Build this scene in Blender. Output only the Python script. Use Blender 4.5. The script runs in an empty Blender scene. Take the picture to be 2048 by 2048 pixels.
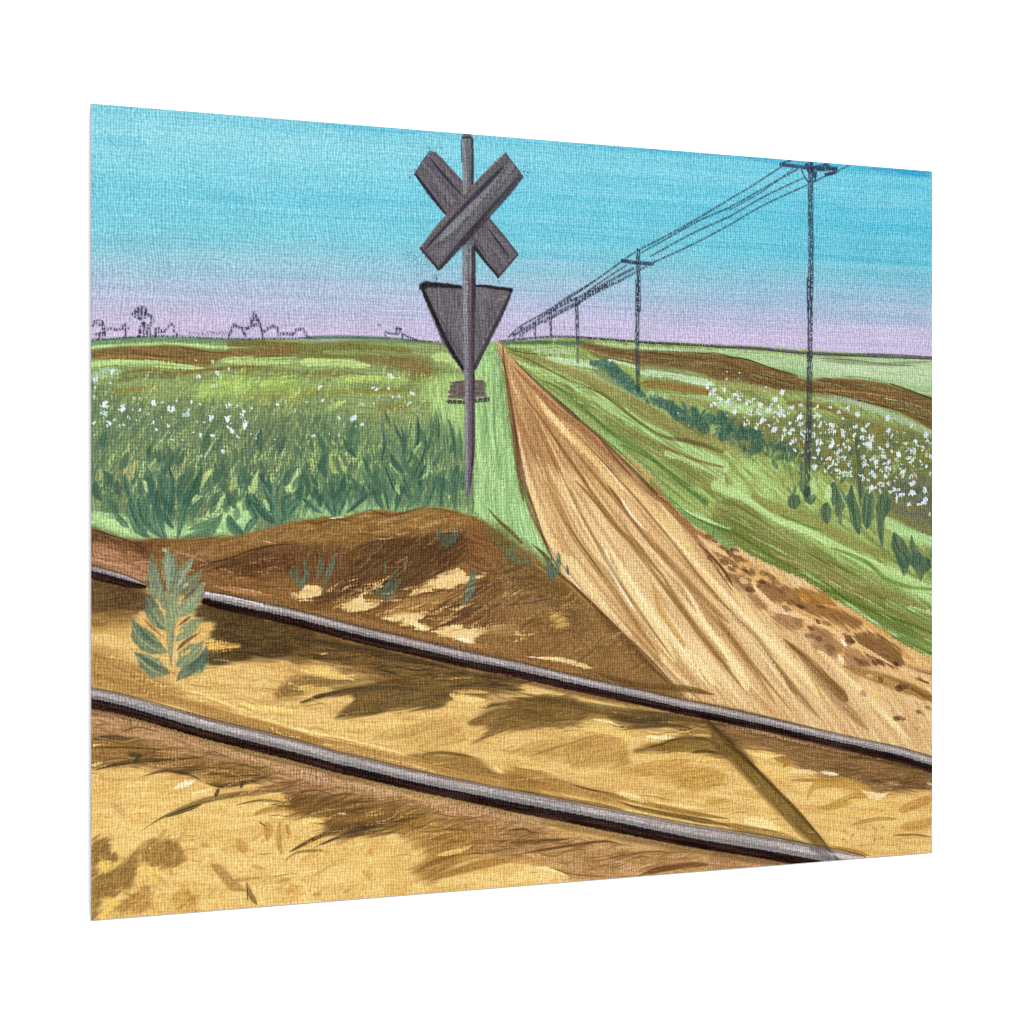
import bpy, math
import numpy as np

# ---------------------------------------------------------------- camera, light, exposure
scene = bpy.context.scene
BW, BH = .6100, .4575                       # the printed board, metres
DL, DR = 1.6176, 1.9395                     # how far its left and right edges stand from the camera
XL, XR = -.23547, .28209                    # and how far to the side
EYE = 1.50                                  # camera height; the board hangs with its middle at eye level
cam_data = bpy.data.cameras.new('camera'); cam = bpy.data.objects.new('camera', cam_data)
scene.collection.objects.link(cam)
cam.location = (0, 0, EYE); cam.rotation_euler = (math.radians(90), 0, 0)
cam_data.sensor_width = 36; cam_data.lens = 36 * 5774 / 2048.
cam_data.clip_start = .05; cam_data.clip_end = 100
scene.camera = cam
scene.render.resolution_x = scene.render.resolution_y = 1024

world = bpy.data.worlds.new('World'); scene.world = world; world.use_nodes = True
bg = world.node_tree.nodes['Background']
LIGHT = 1.75                                # even white studio light from every side
bg.inputs['Color'].default_value = (1, 1, 1, 1); bg.inputs['Strength'].default_value = LIGHT
scene.view_settings.view_transform = 'Standard'; scene.view_settings.look = 'None'
scene.cycles.pixel_filter_type = 'BLACKMAN_HARRIS'; scene.cycles.filter_width = 1.1
scene.view_settings.exposure = 0; scene.view_settings.gamma = 1

# ---------------------------------------------------------------- the white wall the board is mounted on
ANG = math.atan2(DR - DL, XR - XL)
base = ((XL + XR) / 2, (DL + DR) / 2, EYE - BH / 2)
def mesh_obj(name, verts, faces, mat, parent=None):
    me = bpy.data.meshes.new(name); me.from_pydata(verts, [], faces); me.materials.append(mat); me.update()
    o = bpy.data.objects.new(name, me); scene.collection.objects.link(o)
    if parent: o.parent = parent
    return o
def box(x0, x1, y0, y1, z0, z1):
    return ([(x0, y0, z0), (x1, y0, z0), (x1, y1, z0), (x0, y1, z0), (x0, y0, z1), (x1, y0, z1), (x1, y1, z1), (x0, y1, z1)],
            [(0, 3, 2, 1), (4, 5, 6, 7), (0, 1, 5, 4), (1, 2, 6, 5), (2, 3, 7, 6), (3, 0, 4, 7)])
def plain(name, col, rough, scale, amt):
    m = bpy.data.materials.new(name); m.use_nodes = True; nt = m.node_tree; b = nt.nodes['Principled BSDF']
    n = nt.nodes.new('ShaderNodeTexNoise'); n.inputs['Scale'].default_value = scale; n.inputs['Detail'].default_value = 3
    r = nt.nodes.new('ShaderNodeMapRange'); r.inputs['To Min'].default_value = 1 - amt; r.inputs['To Max'].default_value = 1 + amt
    x = nt.nodes.new('ShaderNodeVectorMath'); x.operation = 'SCALE'; x.inputs[0].default_value = col
    tc = nt.nodes.new('ShaderNodeTexCoord')
    nt.links.new(tc.outputs['Object'], n.inputs['Vector']); nt.links.new(n.outputs['Fac'], r.inputs['Value'])
    nt.links.new(r.outputs['Result'], x.inputs['Scale']); nt.links.new(x.outputs['Vector'], b.inputs['Base Color'])
    b.inputs['Roughness'].default_value = rough; b.inputs['Specular IOR Level'].default_value = .1
    return m
wall = mesh_obj('wall', *box(-6, 6, .0040, .12, -1.30, 3.2), plain('white_wall_paint', (.95, .95, .95), .9, 3, .004))
wall.location = base; wall.rotation_euler = (0, 0, ANG); wall['kind'] = 'structure'
# ---------------------------------------------------------------- the painter
# The place in the photograph is a thin printed board, seen at an angle before a white
# studio wall.  Its artwork is flat, so it is kept flat: brush strokes are laid on the board
# in the board's own coordinates (u to the right, v down, 4:3).
GW, GH = 1600, 1200                       # cells of the paint film
NX, NY = GW + 1, GH + 1
rng = np.random.RandomState(7)
TAB = np.random.RandomState(3).rand(256, 256).astype(np.float32)

def vn(x, y, seed=0):
    x = x + seed * 17.31; y = y + seed * 7.77
    xi = np.floor(x).astype(np.int32); yi = np.floor(y).astype(np.int32)
    fx = (x - xi).astype(np.float32); fy = (y - yi).astype(np.float32)
    fx = fx * fx * (3 - 2 * fx); fy = fy * fy * (3 - 2 * fy)
    x0 = xi & 255; x1 = (xi + 1) & 255; y0 = yi & 255; y1 = (yi + 1) & 255
    a = TAB[y0, x0]; b = TAB[y0, x1]; c = TAB[y1, x0]; d = TAB[y1, x1]
    t = a + (b - a) * fx
    return t + ((c + (d - c) * fx) - t) * fy

YY, XX = np.mgrid[0:NY, 0:NX].astype(np.float32)
IMG = np.zeros((NY, NX, 3), np.float32)
IDS = np.zeros((NY, NX), np.int16)
# canvas weave: square plain weave, 340 threads across, slightly wandering
_wx = XX / 4.72 + 1.5 * (vn(XX / 60, YY / 60, 1) - .5) + .8 * (vn(XX / 17, YY / 17, 2) - .5) + .4 * (vn(XX / 5, YY / 22, 6) - .5)
_wy = YY / 4.72 + 1.5 * (vn(XX / 60, YY / 60, 3) - .5) + .8 * (vn(XX / 17, YY / 17, 4) - .5) + .4 * (vn(XX / 22, YY / 5, 7) - .5)
_cx = np.cos(2 * np.pi * _wx); _cy = np.cos(2 * np.pi * _wy)
WV = .17 * _cx + .10 * _cy + .10 * _cx * _cy + .30 * (vn(_wx * 1.2, _wy * .8, 5) - .5) + .34 * (vn(_wx * 1.9, _wy * 1.5, 8) - .5)
def _blur(A, r):
    for ax in (0, 1):
        p = np.pad(A, [(r + 1, r) if k == ax else (0, 0) for k in (0, 1)], mode='edge'); c = np.cumsum(p, ax, dtype=np.float64)
        A = (c[2 * r + 1:] - c[:-2 * r - 1] if ax == 0 else c[:, 2 * r + 1:] - c[:, :-2 * r - 1]) / (2 * r + 1)
    return A.astype(np.float32)
WV = WV - .85 * _blur(WV, 5)
_q = np.quantile(WV[::3, ::3], np.linspace(0, 1, 101))
RK = np.interp(WV, _q, np.linspace(0, 1, 101)).astype(np.float32)     # how high each spot of the weave stands, 0..1
WV = (.5 + (WV / WV.std()) * .19).clip(0, 1).astype(np.float32)
FINE = vn(XX / 1.3, YY / 1.3, 9) - .5

# tracing tiles: the artwork was sketched tile by tile; every tile has an origin and a size
TILES = dict(A1=(170, 190, 430), A2=(600, 190, 430), A3=(1030, 190, 430), A4=(1460, 190, 430),
             B1=(170, 560, 430), B2=(600, 560, 430), B3=(1000, 560, 430), B4=(1430, 560, 450),
             C1=(170, 960, 430), C2=(600, 960, 430), C3=(1030, 960, 430), C4=(1440, 980, 430),
             D1=(170, 1380, 480), D2=(600, 1380, 480), D3=(1030, 1360, 430), D4=(1440, 1360, 430),
             F=(0, 0, 2048))
def board(pts, tile):
    """tile points -> board cells (the sketch was made from a view at an angle; straighten it)"""
    ox, oy, sz = TILES[tile]
    p = np.asarray(pts, np.float64)[:, :2] * (sz / 1932.) + (ox, oy)
    s = (p[:, 0] - 183.5) / 1680.3
    u = s / (1.199 * (1 - s) + s)
    v = (p[:, 1] - (207.5 + 135.5 * s)) / (1633 - 271 * s)
    return np.stack([u * GW, v * GH], 1)
def lscale(pts, tile):
    ox, oy, sz = TILES[tile]
    s = ((np.asarray(pts, np.float64)[:, 0] * sz / 1932. + ox) - 183.5) / 1680.3
    return (sz / 1932.) * GH / (1633 - 271 * s)

def spline(p, closed=False, step=5.):
    p = np.asarray(p, np.float64); n = len(p)
    if n < 3 and not closed: q = p
    idx = range(n if closed else n - 1); out = []
    for i in idx:
        if closed: a, b, c, d = p[i - 1], p[i], p[(i + 1) % n], p[(i + 2) % n]
        else: a, b, c, d = p[max(i - 1, 0)], p[i], p[i + 1], p[min(i + 2, n - 1)]
        k = int(max(1, min(40, np.hypot(*(c - b)[:2]) / step)))
        for t in np.arange(k) / k:
            out.append(.5 * ((2 * b) + (c - a) * t + (2 * a - 5 * b + 4 * c - d) * t * t + (3 * b - a - 3 * c + d) * t ** 3))
    if not closed: out.append(p[-1])
    return np.array(out)

def drymask(sl, dry):
    if dry <= 0: return 1.
    return np.clip((RK[sl] - dry) / .34 + .5, 0, 1)

def put(sl, A, col):
    IMG[sl] += (np.asarray(col, np.float32) - IMG[sl]) * A[..., None]

_sid = [0]
def S(tile, pts, w, col, a=1., soft=.35, streak=.35, dry=0., taper=(.0, .0), pid=None, col2=None, rough=.0, sm=True):
    """one brush stroke. w: width (tile units) or list per point"""
    _sid[0] += 1; sd = _sid[0] % 97
    col = np.asarray(col, np.float32)
    q = board(pts, tile); ls = lscale(pts, tile)
    w = np.broadcast_to(np.asarray(w, np.float64), (len(pts),)) * ls * .5
    q = np.column_stack([q, w])
    q = spline(q, step=9.) if (sm and len(pts) > 2) else q
    r = float(q[:, 2].max()) + 2
    x0 = int(max(0, q[:, 0].min() - r)); x1 = int(min(NX, q[:, 0].max() + r + 1))
    y0 = int(max(0, q[:, 1].min() - r)); y1 = int(min(NY, q[:, 1].max() + r + 1))
    if x1 <= x0 or y1 <= y0: return
    D = np.full((y1 - y0, x1 - x0), 1e3, np.float32); L = np.zeros_like(D); SG = np.zeros_like(D); Wd = np.ones_like(D)
    seg = np.hypot(*(q[1:, :2] - q[:-1, :2]).T); tot = max(seg.sum(), 1e-3); acc = 0.
    for i in range(len(q) - 1):
        a0, b0 = q[i], q[i + 1]; R = max(a0[2], b0[2]) + 2
        sx0 = int(max(x0, min(a0[0], b0[0]) - R)); sx1 = int(min(x1, max(a0[0], b0[0]) + R + 2))
        sy0 = int(max(y0, min(a0[1], b0[1]) - R)); sy1 = int(min(y1, max(a0[1], b0[1]) + R + 2))
        if sx1 <= sx0 or sy1 <= sy0: acc += seg[i]; continue
        s2 = (slice(sy0 - y0, sy1 - y0), slice(sx0 - x0, sx1 - x0))
        X = XX[sy0:sy1, sx0:sx1]; Y = YY[sy0:sy1, sx0:sx1]
        dx, dy = b0[0] - a0[0], b0[1] - a0[1]; l2 = dx * dx + dy * dy + 1e-9
        t = np.clip(((X - a0[0]) * dx + (Y - a0[1]) * dy) / l2, 0, 1)
        ex = X - a0[0] - t * dx; ey = Y - a0[1] - t * dy
        d = np.sqrt(ex * ex + ey * ey); m = d < D[s2]
        D[s2] = np.where(m, d, D[s2]); L[s2] = np.where(m, acc + t * seg[i], L[s2])
        SG[s2] = np.where(m, np.where(dx * ey - dy * ex > 0, d, -d), SG[s2])
        Wd[s2] = np.where(m, a0[2] + t * (b0[2] - a0[2]), Wd[s2])
        acc += seg[i]
    T = L / tot
    if taper[0] > 0: Wd = Wd * np.clip(T / taper[0], 0.02, 1) ** .6
    if taper[1] > 0: Wd = Wd * np.clip((1 - T) / taper[1], 0.02, 1) ** .6
    if rough > 0: Wd = Wd * (1 + rough * (vn(L / 5, np.sign(SG) * 3, sd) - .5) * 2)
    so = np.maximum(Wd * soft, .7)
    sl = (slice(y0, y1), slice(x0, x1))
    if pid is not None: IDS[sl][(Wd - D) / so + .35 > .45] = pid
    A = np.clip((Wd - D + (RK[sl] - .5) * np.minimum(2.4, Wd * .5)) / so + .35, 0, 1)
    A = A * A * (3 - 2 * A)
    if streak > 0:
        n = vn(L / 38, SG / 1.7 + 50, sd) * .65 + vn(L / 90, SG / 4. + 90, sd + 3) * .35
        A = A * np.clip(1 - streak * 1.6 * (n - .22), 0, 1)
        if col2 is not None:
            n2 = np.clip((vn(L / 60, SG / 2.6 + 20, sd + 5) - .3) * 2.2, 0, 1)[..., None]
            col = col * (1 - n2) + np.asarray(col2, np.float32) * n2
    A = A * a * drymask(sl, dry)
    IMG[sl] += (col - IMG[sl]) * A[..., None]

def P(tile, pts, col, a=1., soft=3., dry=0., pid=None, col2=None, ang=0., fl=40., fw=4., var=1., rough=2., sm=True, streak=0.):
    """a painted area. ang: direction of the brush marks, fl/fw: their length and width in cells"""
    _sid[0] += 1; sd = _sid[0] % 97
    q = board(pts, tile)
    if sm: q = spline(q, True, 8.)
    B = soft + rough * 2 + 4
    x0 = int(max(0, q[:, 0].min() - B)); x1 = int(min(NX, q[:, 0].max() + B + 1))
    y0 = int(max(0, q[:, 1].min() - B)); y1 = int(min(NY, q[:, 1].max() + B + 1))
    if x1 <= x0 or y1 <= y0: return
    H, W = y1 - y0, x1 - x0
    tg = np.zeros((H, W + 1), np.int32); D = np.full((H, W), B, np.float32); n = len(q)
    for i in range(n):
        a0, b0 = q[i], q[(i + 1) % n]
        lo, hi = (a0, b0) if a0[1] < b0[1] else (b0, a0)
        r0 = int(max(np.ceil(lo[1]), y0)); r1 = int(min(np.ceil(hi[1]), y1))
        if r1 > r0:
            ys = np.arange(r0, r1); xs = lo[0] + (ys - lo[1]) * (hi[0] - lo[0]) / (hi[1] - lo[1])
            np.add.at(tg, (ys - y0, np.clip(np.ceil(xs) - x0, 0, W).astype(int)), 1)
        sx0 = int(max(x0, min(a0[0], b0[0]) - B)); sx1 = int(min(x1, max(a0[0], b0[0]) + B + 1))
        sy0 = int(max(y0, min(a0[1], b0[1]) - B)); sy1 = int(min(y1, max(a0[1], b0[1]) + B + 1))
        if sx1 <= sx0 or sy1 <= sy0: continue
        s2 = (slice(sy0 - y0, sy1 - y0), slice(sx0 - x0, sx1 - x0))
        X = XX[sy0:sy1, sx0:sx1]; Y = YY[sy0:sy1, sx0:sx1]
        dx, dy = b0[0] - a0[0], b0[1] - a0[1]; l2 = dx * dx + dy * dy + 1e-9
        t = np.clip(((X - a0[0]) * dx + (Y - a0[1]) * dy) / l2, 0, 1)
        D[s2] = np.minimum(D[s2], np.hypot(X - a0[0] - t * dx, Y - a0[1] - t * dy))
    ins = (np.cumsum(tg, 1)[:, :W] % 2) == 1
    D = np.where(ins, D, -D)
    sl = (slice(y0, y1), slice(x0, x1)); X = XX[sl]; Y = YY[sl]
    ca, sa = math.cos(math.radians(ang)), math.sin(math.radians(ang))
    al = X * ca + Y * sa; ac = -X * sa + Y * ca
    ac = ac + 6 * (vn(al / 70, ac / 70, sd + 1) - .5)
    nn = vn(al / fl, ac / fw, sd + 2) * .6 + vn(al / (fl * .4), ac / (fw * .45), sd + 4) * .4
    if pid is not None: IDS[sl][D > 0] = pid
    if rough > 0: D = D + rough * 2.2 * (vn(al / fl, ac / 3., sd) - .5) + (RK[sl] - .5) * 3
    A = np.clip(D / (soft * 1.5) + .5, 0, 1); A = A * A * (3 - 2 * A)
    col = np.asarray(col, np.float32)
    if col2 is not None:
        m = np.clip((nn - .5) * 2.4 * var + .5, 0, 1)[..., None]
        col = col * (1 - m) + np.asarray(col2, np.float32) * m
    if streak > 0: A = A * np.clip(1 - streak * 2 * (nn - .2), 0, 1)
    A = A * a * drymask(sl, dry)
    IMG[sl] += (col - IMG[sl]) * A[..., None]

def SS(tile, rows, **k):
    """many strokes: (points, width, colour[, alpha])"""
    for r in rows:
        kk = dict(k)
        if len(r) > 3: kk['a'] = r[3]
        S(tile, r[0], r[1], r[2], **kk)

def inpoly(x, y, poly):
    c = False; n = len(poly)
    for i in range(n):
        (xa, ya), (xb, yb) = poly[i], poly[(i + 1) % n]
        if (ya > y) != (yb > y) and x < (xb - xa) * (y - ya) / (yb - ya) + xa: c = not c
    return c
def BR(tile, poly, n, ln, w, ang, cols, a=(.5, .9), bend=.15, **k):
    """n loose brush marks inside an area; ang in degrees (0 right, 90 up)"""
    xs = [p[0] for p in poly]; ys = [p[1] for p in poly]; got = 0; tries = 0
    while got < n and tries < n * 30:
        tries += 1
        x = rng.uniform(min(xs), max(xs)); y = rng.uniform(min(ys), max(ys))
        if not inpoly(x, y, poly): continue
        got += 1
        an = math.radians(rng.uniform(*ang)); l = rng.uniform(*ln); dx, dy = math.cos(an) * l, -math.sin(an) * l
        b = rng.uniform(-bend, bend); mx, my = x + dx / 2 - dy * b, y + dy / 2 + dx * b
        kw = dict(taper=(.35, .5), streak=.3); kw.update(k)
        S(tile, [(x, y), (mx, my), (x + dx, y + dy)], rng.uniform(*w), cols[rng.randint(len(cols))], a=rng.uniform(*a), **kw)
# ---------------------------------------------------------------- the artwork
PARTS = []                                   # (name, label, parent index or None)
def part(name, label=None, parent=None):
    PARTS.append((name, label, parent)); return len(PARTS)

# ---- sky
sky = part('painted_sky', 'turquoise sky fading to lavender above the horizon')
U = XX / GW; V = YY / GH
vv = V + .022 * (U - .15) * (V > 0) + .007 * (vn(XX / 240, YY / 14, 11) - .5) + .006 * (vn(XX / 90, YY / 60, 12) - .5)
def ink(*c):
    # a colour as it should look on the finished print -> the colour to lay down (undoes the ink tone set at the end)
    c = (np.array(c, float) + 18.3) / 1.15 - np.array([4, 5, 6]); y = c @ np.array([.3, .59, .11])
    return tuple(y + (c - y) / .92)
stops = [(-.1, ink(104, 191, 216)), (0, ink(136, 211, 228)), (.03, ink(146, 217, 232)), (.06, ink(138, 213, 230)), (.10, ink(126, 208, 226)), (.15, ink(130, 206, 222)),
         (.175, ink(146, 202, 218)), (.20, ink(160, 197, 217)), (.225, ink(181, 194, 218)), (.25, ink(198, 192, 219)), (.275, ink(208, 193, 223)), (.32, ink(212, 197, 228))]
sx = np.array([s[0] for s in stops])
for c in range(3): IMG[..., c] = np.interp(vv, sx, [s[1][c] for s in stops])
tint = (np.clip(U - .2, 0, 1) * np.clip(1 - V / .3, 0, 1))[..., None]
IMG -= tint * np.array([40, 16, 6], np.float32)
IDS[:] = sky
nn = vn(XX / 300, YY / 5., 13) * .6 + vn(XX / 120, YY / 2.2, 14) * .4 - .5
IMG += nn[..., None] * np.array([26, 12, 8], np.float32)
for i in range(150):
    x = rng.uniform(-100, 1600); y = rng.uniform(0, 330); l = rng.uniform(120, 460)
    c = [ink(96, 190, 216), ink(160, 230, 240), ink(116, 200, 222)][rng.randint(3)] if y < 190 else [ink(160, 190, 216), ink(205, 205, 236), ink(150, 196, 220)][rng.randint(3)]
    x0 = 183 + x / 1600 * 1680
    yy0 = 207.5 + 135.5 * x / 1600 + y / 1200 * 1450; yy1 = yy0 + 135.5 * l / 1680 * (1 - y / 330 * .35)
    k = 1932 / 2048.
    S('F', [(x0 * k, yy0 * k), ((x0 + l) * k, yy1 * k)], rng.uniform(2, 9), c, a=rng.uniform(.12, .36), soft=.8, streak=.6, taper=(.3, .4))
# deeper blue along the top edge and a few long teal passes
SS('F', [([(1050, 262), (1250, 280), (1480, 300)], 22, ink(84, 184, 214)), ([(1400, 296), (1600, 312), (1758, 325)], 26, ink(70, 172, 210)),
         ([(1690, 322), (1758, 328)], 16, ink(56, 158, 206)), ([(600, 235), (700, 243), (800, 250)], 14, ink(98, 192, 218)), ([(1640, 318), (1758, 333)], 10, ink(58, 160, 205)),
         ([(1190, 275), (1300, 286)], 12, ink(66, 172, 210)), ([(330, 365), (420, 372), (480, 378)], 14, ink(110, 196, 218)), ([(180, 262), (280, 272)], 18, ink(112, 200, 226))], a=.6, soft=1., streak=.5, taper=(.2, .2))
SS('A3', [([(0, 1150), (500, 1180), (1300, 1230)], 26, ink(84, 182, 208)), ([(60, 1205), (600, 1250), (1250, 1310)], 12, ink(74, 170, 200)), ([(0, 1270), (600, 1300)], 10, ink(160, 232, 240)),
          ([(1150, 760), (1450, 785)], 14, ink(160, 230, 242)), ([(300, 930), (800, 970)], 14, ink(96, 190, 216)), ([(1500, 1340), (1932, 1375)], 14, ink(92, 184, 208))], a=.55, soft=.9, streak=.5, taper=(.25, .4))
SS('A4', [([(0, 1350), (800, 1440), (1810, 1530)], 26, ink(84, 178, 202)), ([(800, 1430), (1300, 1500), (1810, 1510)], 44, ink(92, 184, 206)), ([(100, 1320), (700, 1380)], 10, ink(78, 170, 196)),
          ([(1100, 1400), (1810, 1400)], 90, ink(104, 190, 212)), ([(900, 960), (1400, 980), (1800, 900)], 120, ink(134, 206, 224)), ([(1250, 1320), (1810, 1350)], 34, ink(96, 184, 208)),
          ([(800, 1560), (1810, 1640)], 60, ink(120, 190, 210))], a=.45, soft=.9, streak=.5, taper=(.3, .1))
SS('A2', [([(100, 1560), (700, 1640), (1100, 1650)], 40, ink(150, 190, 216)), ([(0, 1640), (900, 1720)], 20, ink(176, 196, 226)), ([(200, 1180), (900, 1200)], 16, ink(96, 190, 214))], a=.4, soft=.9, streak=.5, taper=(.3, .3))
SS('A1', [([(900, 820), (1250, 860)], 9, ink(90, 176, 200)), ([(1000, 740), (1300, 745)], 26, ink(110, 194, 216)), ([(500, 1280), (1100, 1300)], 26, ink(140, 190, 214))], a=.5, soft=.9, streak=.3, taper=(.3, .3))
SS('A1', [([(205, 380), (260, 440), (305, 490)], 9, (70, 110, 130)), ([(400, 520), (425, 550)], 7, (90, 140, 160))], a=.6, dry=.45, streak=0)

# ---- land
G = dict(lt=(160, 208, 146), pale=(178, 218, 160), yg=(166, 186, 102), md=(112, 148, 98), dk=(76, 108, 88), dd=(56, 92, 80), ol=(124, 122, 70), br=(132, 98, 54), bd=(98, 70, 40), bl=(142, 182, 142))
field = part('painted_field', 'green field of brushed grass left of the track, below the low tree outlines')
verge = part('painted_verge', 'light green grass strip between the crossing sign and the track')
hill = part('painted_hillside', 'banded green and brown slope right of the track')
hz = [(150, 641), (300, 637), (450, 638), (600, 642), (730, 640), (800, 643), (850, 647), (940, 646)]
mound_edge = [(150, 990), (200, 1006), (235, 1016), (262, 1020), (300, 1016), (340, 1019), (400, 1012), (450, 1010), (500, 1000), (540, 988), (580, 980), (612, 974), (645, 978), (690, 966), (722, 962), (760, 966), (800, 960), (835, 958), (870, 966), (898, 976), (915, 1000)]
P('F', [(150, 660), (940, 652), (1800, 690), (1800, 1800), (150, 1800)], (150, 160, 96), pid=field, sm=False, soft=1, rough=0)
P('F', [(150, 1040), (900, 1010), (1200, 1150), (1800, 1280), (1800, 1800), (150, 1800)], (176, 136, 80), sm=False, soft=1, rough=0)
P('F', hz + [(1000, 1000), (1060, 1110), (915, 1010)] + mound_edge[::-1], (134, 160, 100), pid=field, col2=(118, 140, 88), ang=0, fl=50, fw=5, sm=False, rough=1, soft=2)
P('F', [(930, 646), (1040, 638), (1100, 637), (1200, 642), (1400, 652), (1560, 663), (1660, 668), (1800, 676), (1800, 1300), (1700, 1220), (1500, 1110), (1300, 990), (1060, 765), (945, 660)],
  (140, 172, 100), pid=hill, col2=(122, 136, 78), ang=33, fl=70, fw=6, sm=False, rough=1, soft=2)

# left field, far part
SS('B1', [([(0, 575), (300, 540), (600, 525), (900, 535), (1200, 545), (1600, 560)], 48, (92, 142, 104)),
          ([(0, 610), (400, 583), (900, 580), (1200, 603), (1500, 620)], 30, (156, 206, 142)),
          ([(1300, 570), (1600, 575), (1932, 590)], 60, (120, 104, 58)), ([(1300, 640), (1600, 630), (1932, 620)], 60, (112, 116, 62))], streak=.3)
P('B1', [(0, 650), (400, 592), (850, 592), (1150, 640), (1500, 620), (1932, 600), (1932, 660), (1500, 690), (1250, 700), (1100, 790), (850, 755), (500, 725), (0, 710)], (138, 110, 66), col2=(116, 94, 56), ang=5, fl=60, fw=3, rough=2, soft=4)
SS('B1', [([(100, 690), (500, 690), (900, 735)], 16, (168, 140, 84)), ([(150, 720), (500, 725), (850, 760)], 14, (150, 168, 98)), ([(400, 660), (800, 690), (1100, 700)], 10, (96, 70, 36)), ([(850, 605), (1150, 650), (1350, 655)], 14, (96, 68, 38)),
          ([(0, 770), (250, 745), (600, 750), (900, 780), (1100, 800)], 56, (168, 216, 134)), ([(50, 800), (250, 770), (700, 765), (1000, 790)], 10, (92, 140, 84)),
          ([(1200, 725), (1500, 700), (1932, 690)], 36, (150, 186, 112)), ([(1250, 730), (1600, 740), (1932, 735)], 40, (172, 206, 126)), ([(1500, 690), (1932, 680)], 16, (96, 96, 50)),
          ([(200, 870), (450, 820), (620, 808), (800, 845), (1000, 820), (1300, 790), (1700, 780)], 34, (128, 110, 60)), ([(1400, 830), (1932, 830)], 80, (128, 128, 72)),
          ([(300, 900), (600, 860), (850, 880)], 60, (112, 118, 74)), ([(60, 880), (200, 830), (330, 830)], 90, (140, 190, 150)), ([(250, 1000), (500, 975), (700, 960)], 34, (146, 124, 56))], streak=.4, taper=(.1, .25))
P('B1', [(1000, 980), (1200, 880), (1500, 850), (1932, 880), (1932, 1040), (1400, 1060), (1050, 1120)], (164, 204, 106), col2=(128, 168, 88), a=.85, soft=14, rough=6, ang=-12, fl=20, fw=4)
P('B1', [(1500, 1040), (1932, 1010), (1932, 1150), (1700, 1200), (1560, 1120)], (166, 164, 84), col2=(128, 124, 62), a=.7, soft=14, rough=6)
P('B2', [(0, 570), (500, 565), (900, 590), (1000, 640), (900, 660), (400, 650), (0, 690)], (126, 112, 60), col2=(112, 118, 64), a=.9, soft=6, rough=3, fl=50)
SS('B2', [([(0, 525), (350, 515), (700, 525), (1000, 550), (1290, 575)], 44, (88, 128, 96)), ([(0, 740), (300, 740), (640, 770)], 80, (170, 212, 128)), ([(200, 650), (600, 655), (900, 650)], 50, (124, 146, 84)), ([(100, 690), (500, 690), (800, 690)], 34, (120, 110, 56)),
          ([(0, 850), (350, 840), (620, 850)], 60, (128, 116, 66)), ([(300, 900), (700, 890), (1000, 900)], 60, (150, 188, 104)), ([(0, 1010), (300, 1010), (600, 1000)], 44, (136, 134, 62)), ([(0, 960), (400, 940)], 40, (140, 160, 84)),
          ([(350, 870), (700, 880), (900, 880)], 44, (166, 200, 104)), ([(0, 1190), (200, 1190), (420, 1080)], 60, (172, 206, 110)), ([(560, 1000), (1000, 990)], 50, (134, 128, 62)), ([(700, 1150), (1000, 1130)], 90, (138, 124, 70))], streak=.5, taper=(.1, .25), soft=.6)
P('B2', [(520, 700), (900, 690), (1180, 740), (1220, 830), (1150, 900), (960, 850), (760, 780)], (132, 110, 64), col2=(122, 116, 68), a=.95, soft=8, rough=4, ang=10)
SS('B2', [([(1150, 780), (1400, 840)], 60, (112, 134, 74)), ([(1180, 690), (1350, 700), (1440, 800)], 90, (168, 210, 130)), ([(950, 860), (1130, 920), (1080, 1000)], 60, (118, 112, 60)), ([(800, 700), (1000, 705)], 14, (96, 92, 44))], streak=.5, taper=(.2, .3), soft=.7)
P('B2', [(1100, 900), (1440, 860), (1480, 1100), (1470, 1500), (1250, 1300), (1130, 1050)], (158, 204, 128), col2=(128, 176, 104), a=.95, soft=16, rough=5, ang=85, fl=25)

# left field, near grass: slanted brush marks, darker towards the middle
P('B1', [(0, 1080), (700, 1150), (1400, 1150), (1932, 1280), (1932, 2300), (0, 2250)], (82, 114, 88), col2=(104, 134, 92), a=.85, soft=40, rough=8, ang=-60, fl=24, fw=4)
P('B2', [(0, 1220), (400, 1200), (700, 1320), (1000, 1350), (1280, 1300), (1460, 1500), (1500, 2250), (0, 2250)], (80, 116, 88), col2=(108, 146, 98), a=.85, soft=30, rough=8, ang=-78, fl=26, fw=4)
BR('B1', [(60, 880), (900, 850), (1932, 900), (1932, 1200), (60, 1150)], 170, (50, 160), (14, 34), (35, 75), [G['yg'], G['md'], (118, 128, 80), G['lt'], (96, 122, 88), (150, 142, 74)], a=(.35, .75), dry=.32)
BR('B1', [(60, 1100), (1932, 1150), (1932, 1600), (60, 1600)], 420, (60, 200), (10, 30), (42, 78), [G['dk'], G['dk'], (92, 122, 90), G['md'], (128, 140, 84), (70, 98, 84), (150, 180, 118)], a=(.35, .8), dry=.32)
BR('B1', [(60, 1560), (1932, 1560), (1932, 2000), (60, 2000)], 260, (80, 260), (12, 36), (48, 84), [G['dk'], (140, 178, 118), G['md'], (168, 166, 100), (66, 100, 84), G['lt'], (176, 190, 124)], a=(.4, .9), dry=.32)
P('C1', [(60, 260), (300, 330), (600, 380), (1000, 380), (1250, 250), (1500, 200), (1500, 470), (1050, 540), (800, 550), (430, 545), (60, 420)], (166, 218, 148), col2=(132, 190, 128), a=.9, soft=14, rough=6, ang=10, fl=24)
P('C2', [(0, 200), (400, 150), (900, 240), (1500, 260), (1600, 420), (1200, 270), (700, 310), (150, 380), (0, 370)], (150, 204, 138), col2=(112, 166, 114), a=.75, soft=14, rough=6, ang=-70, fl=20)
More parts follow.
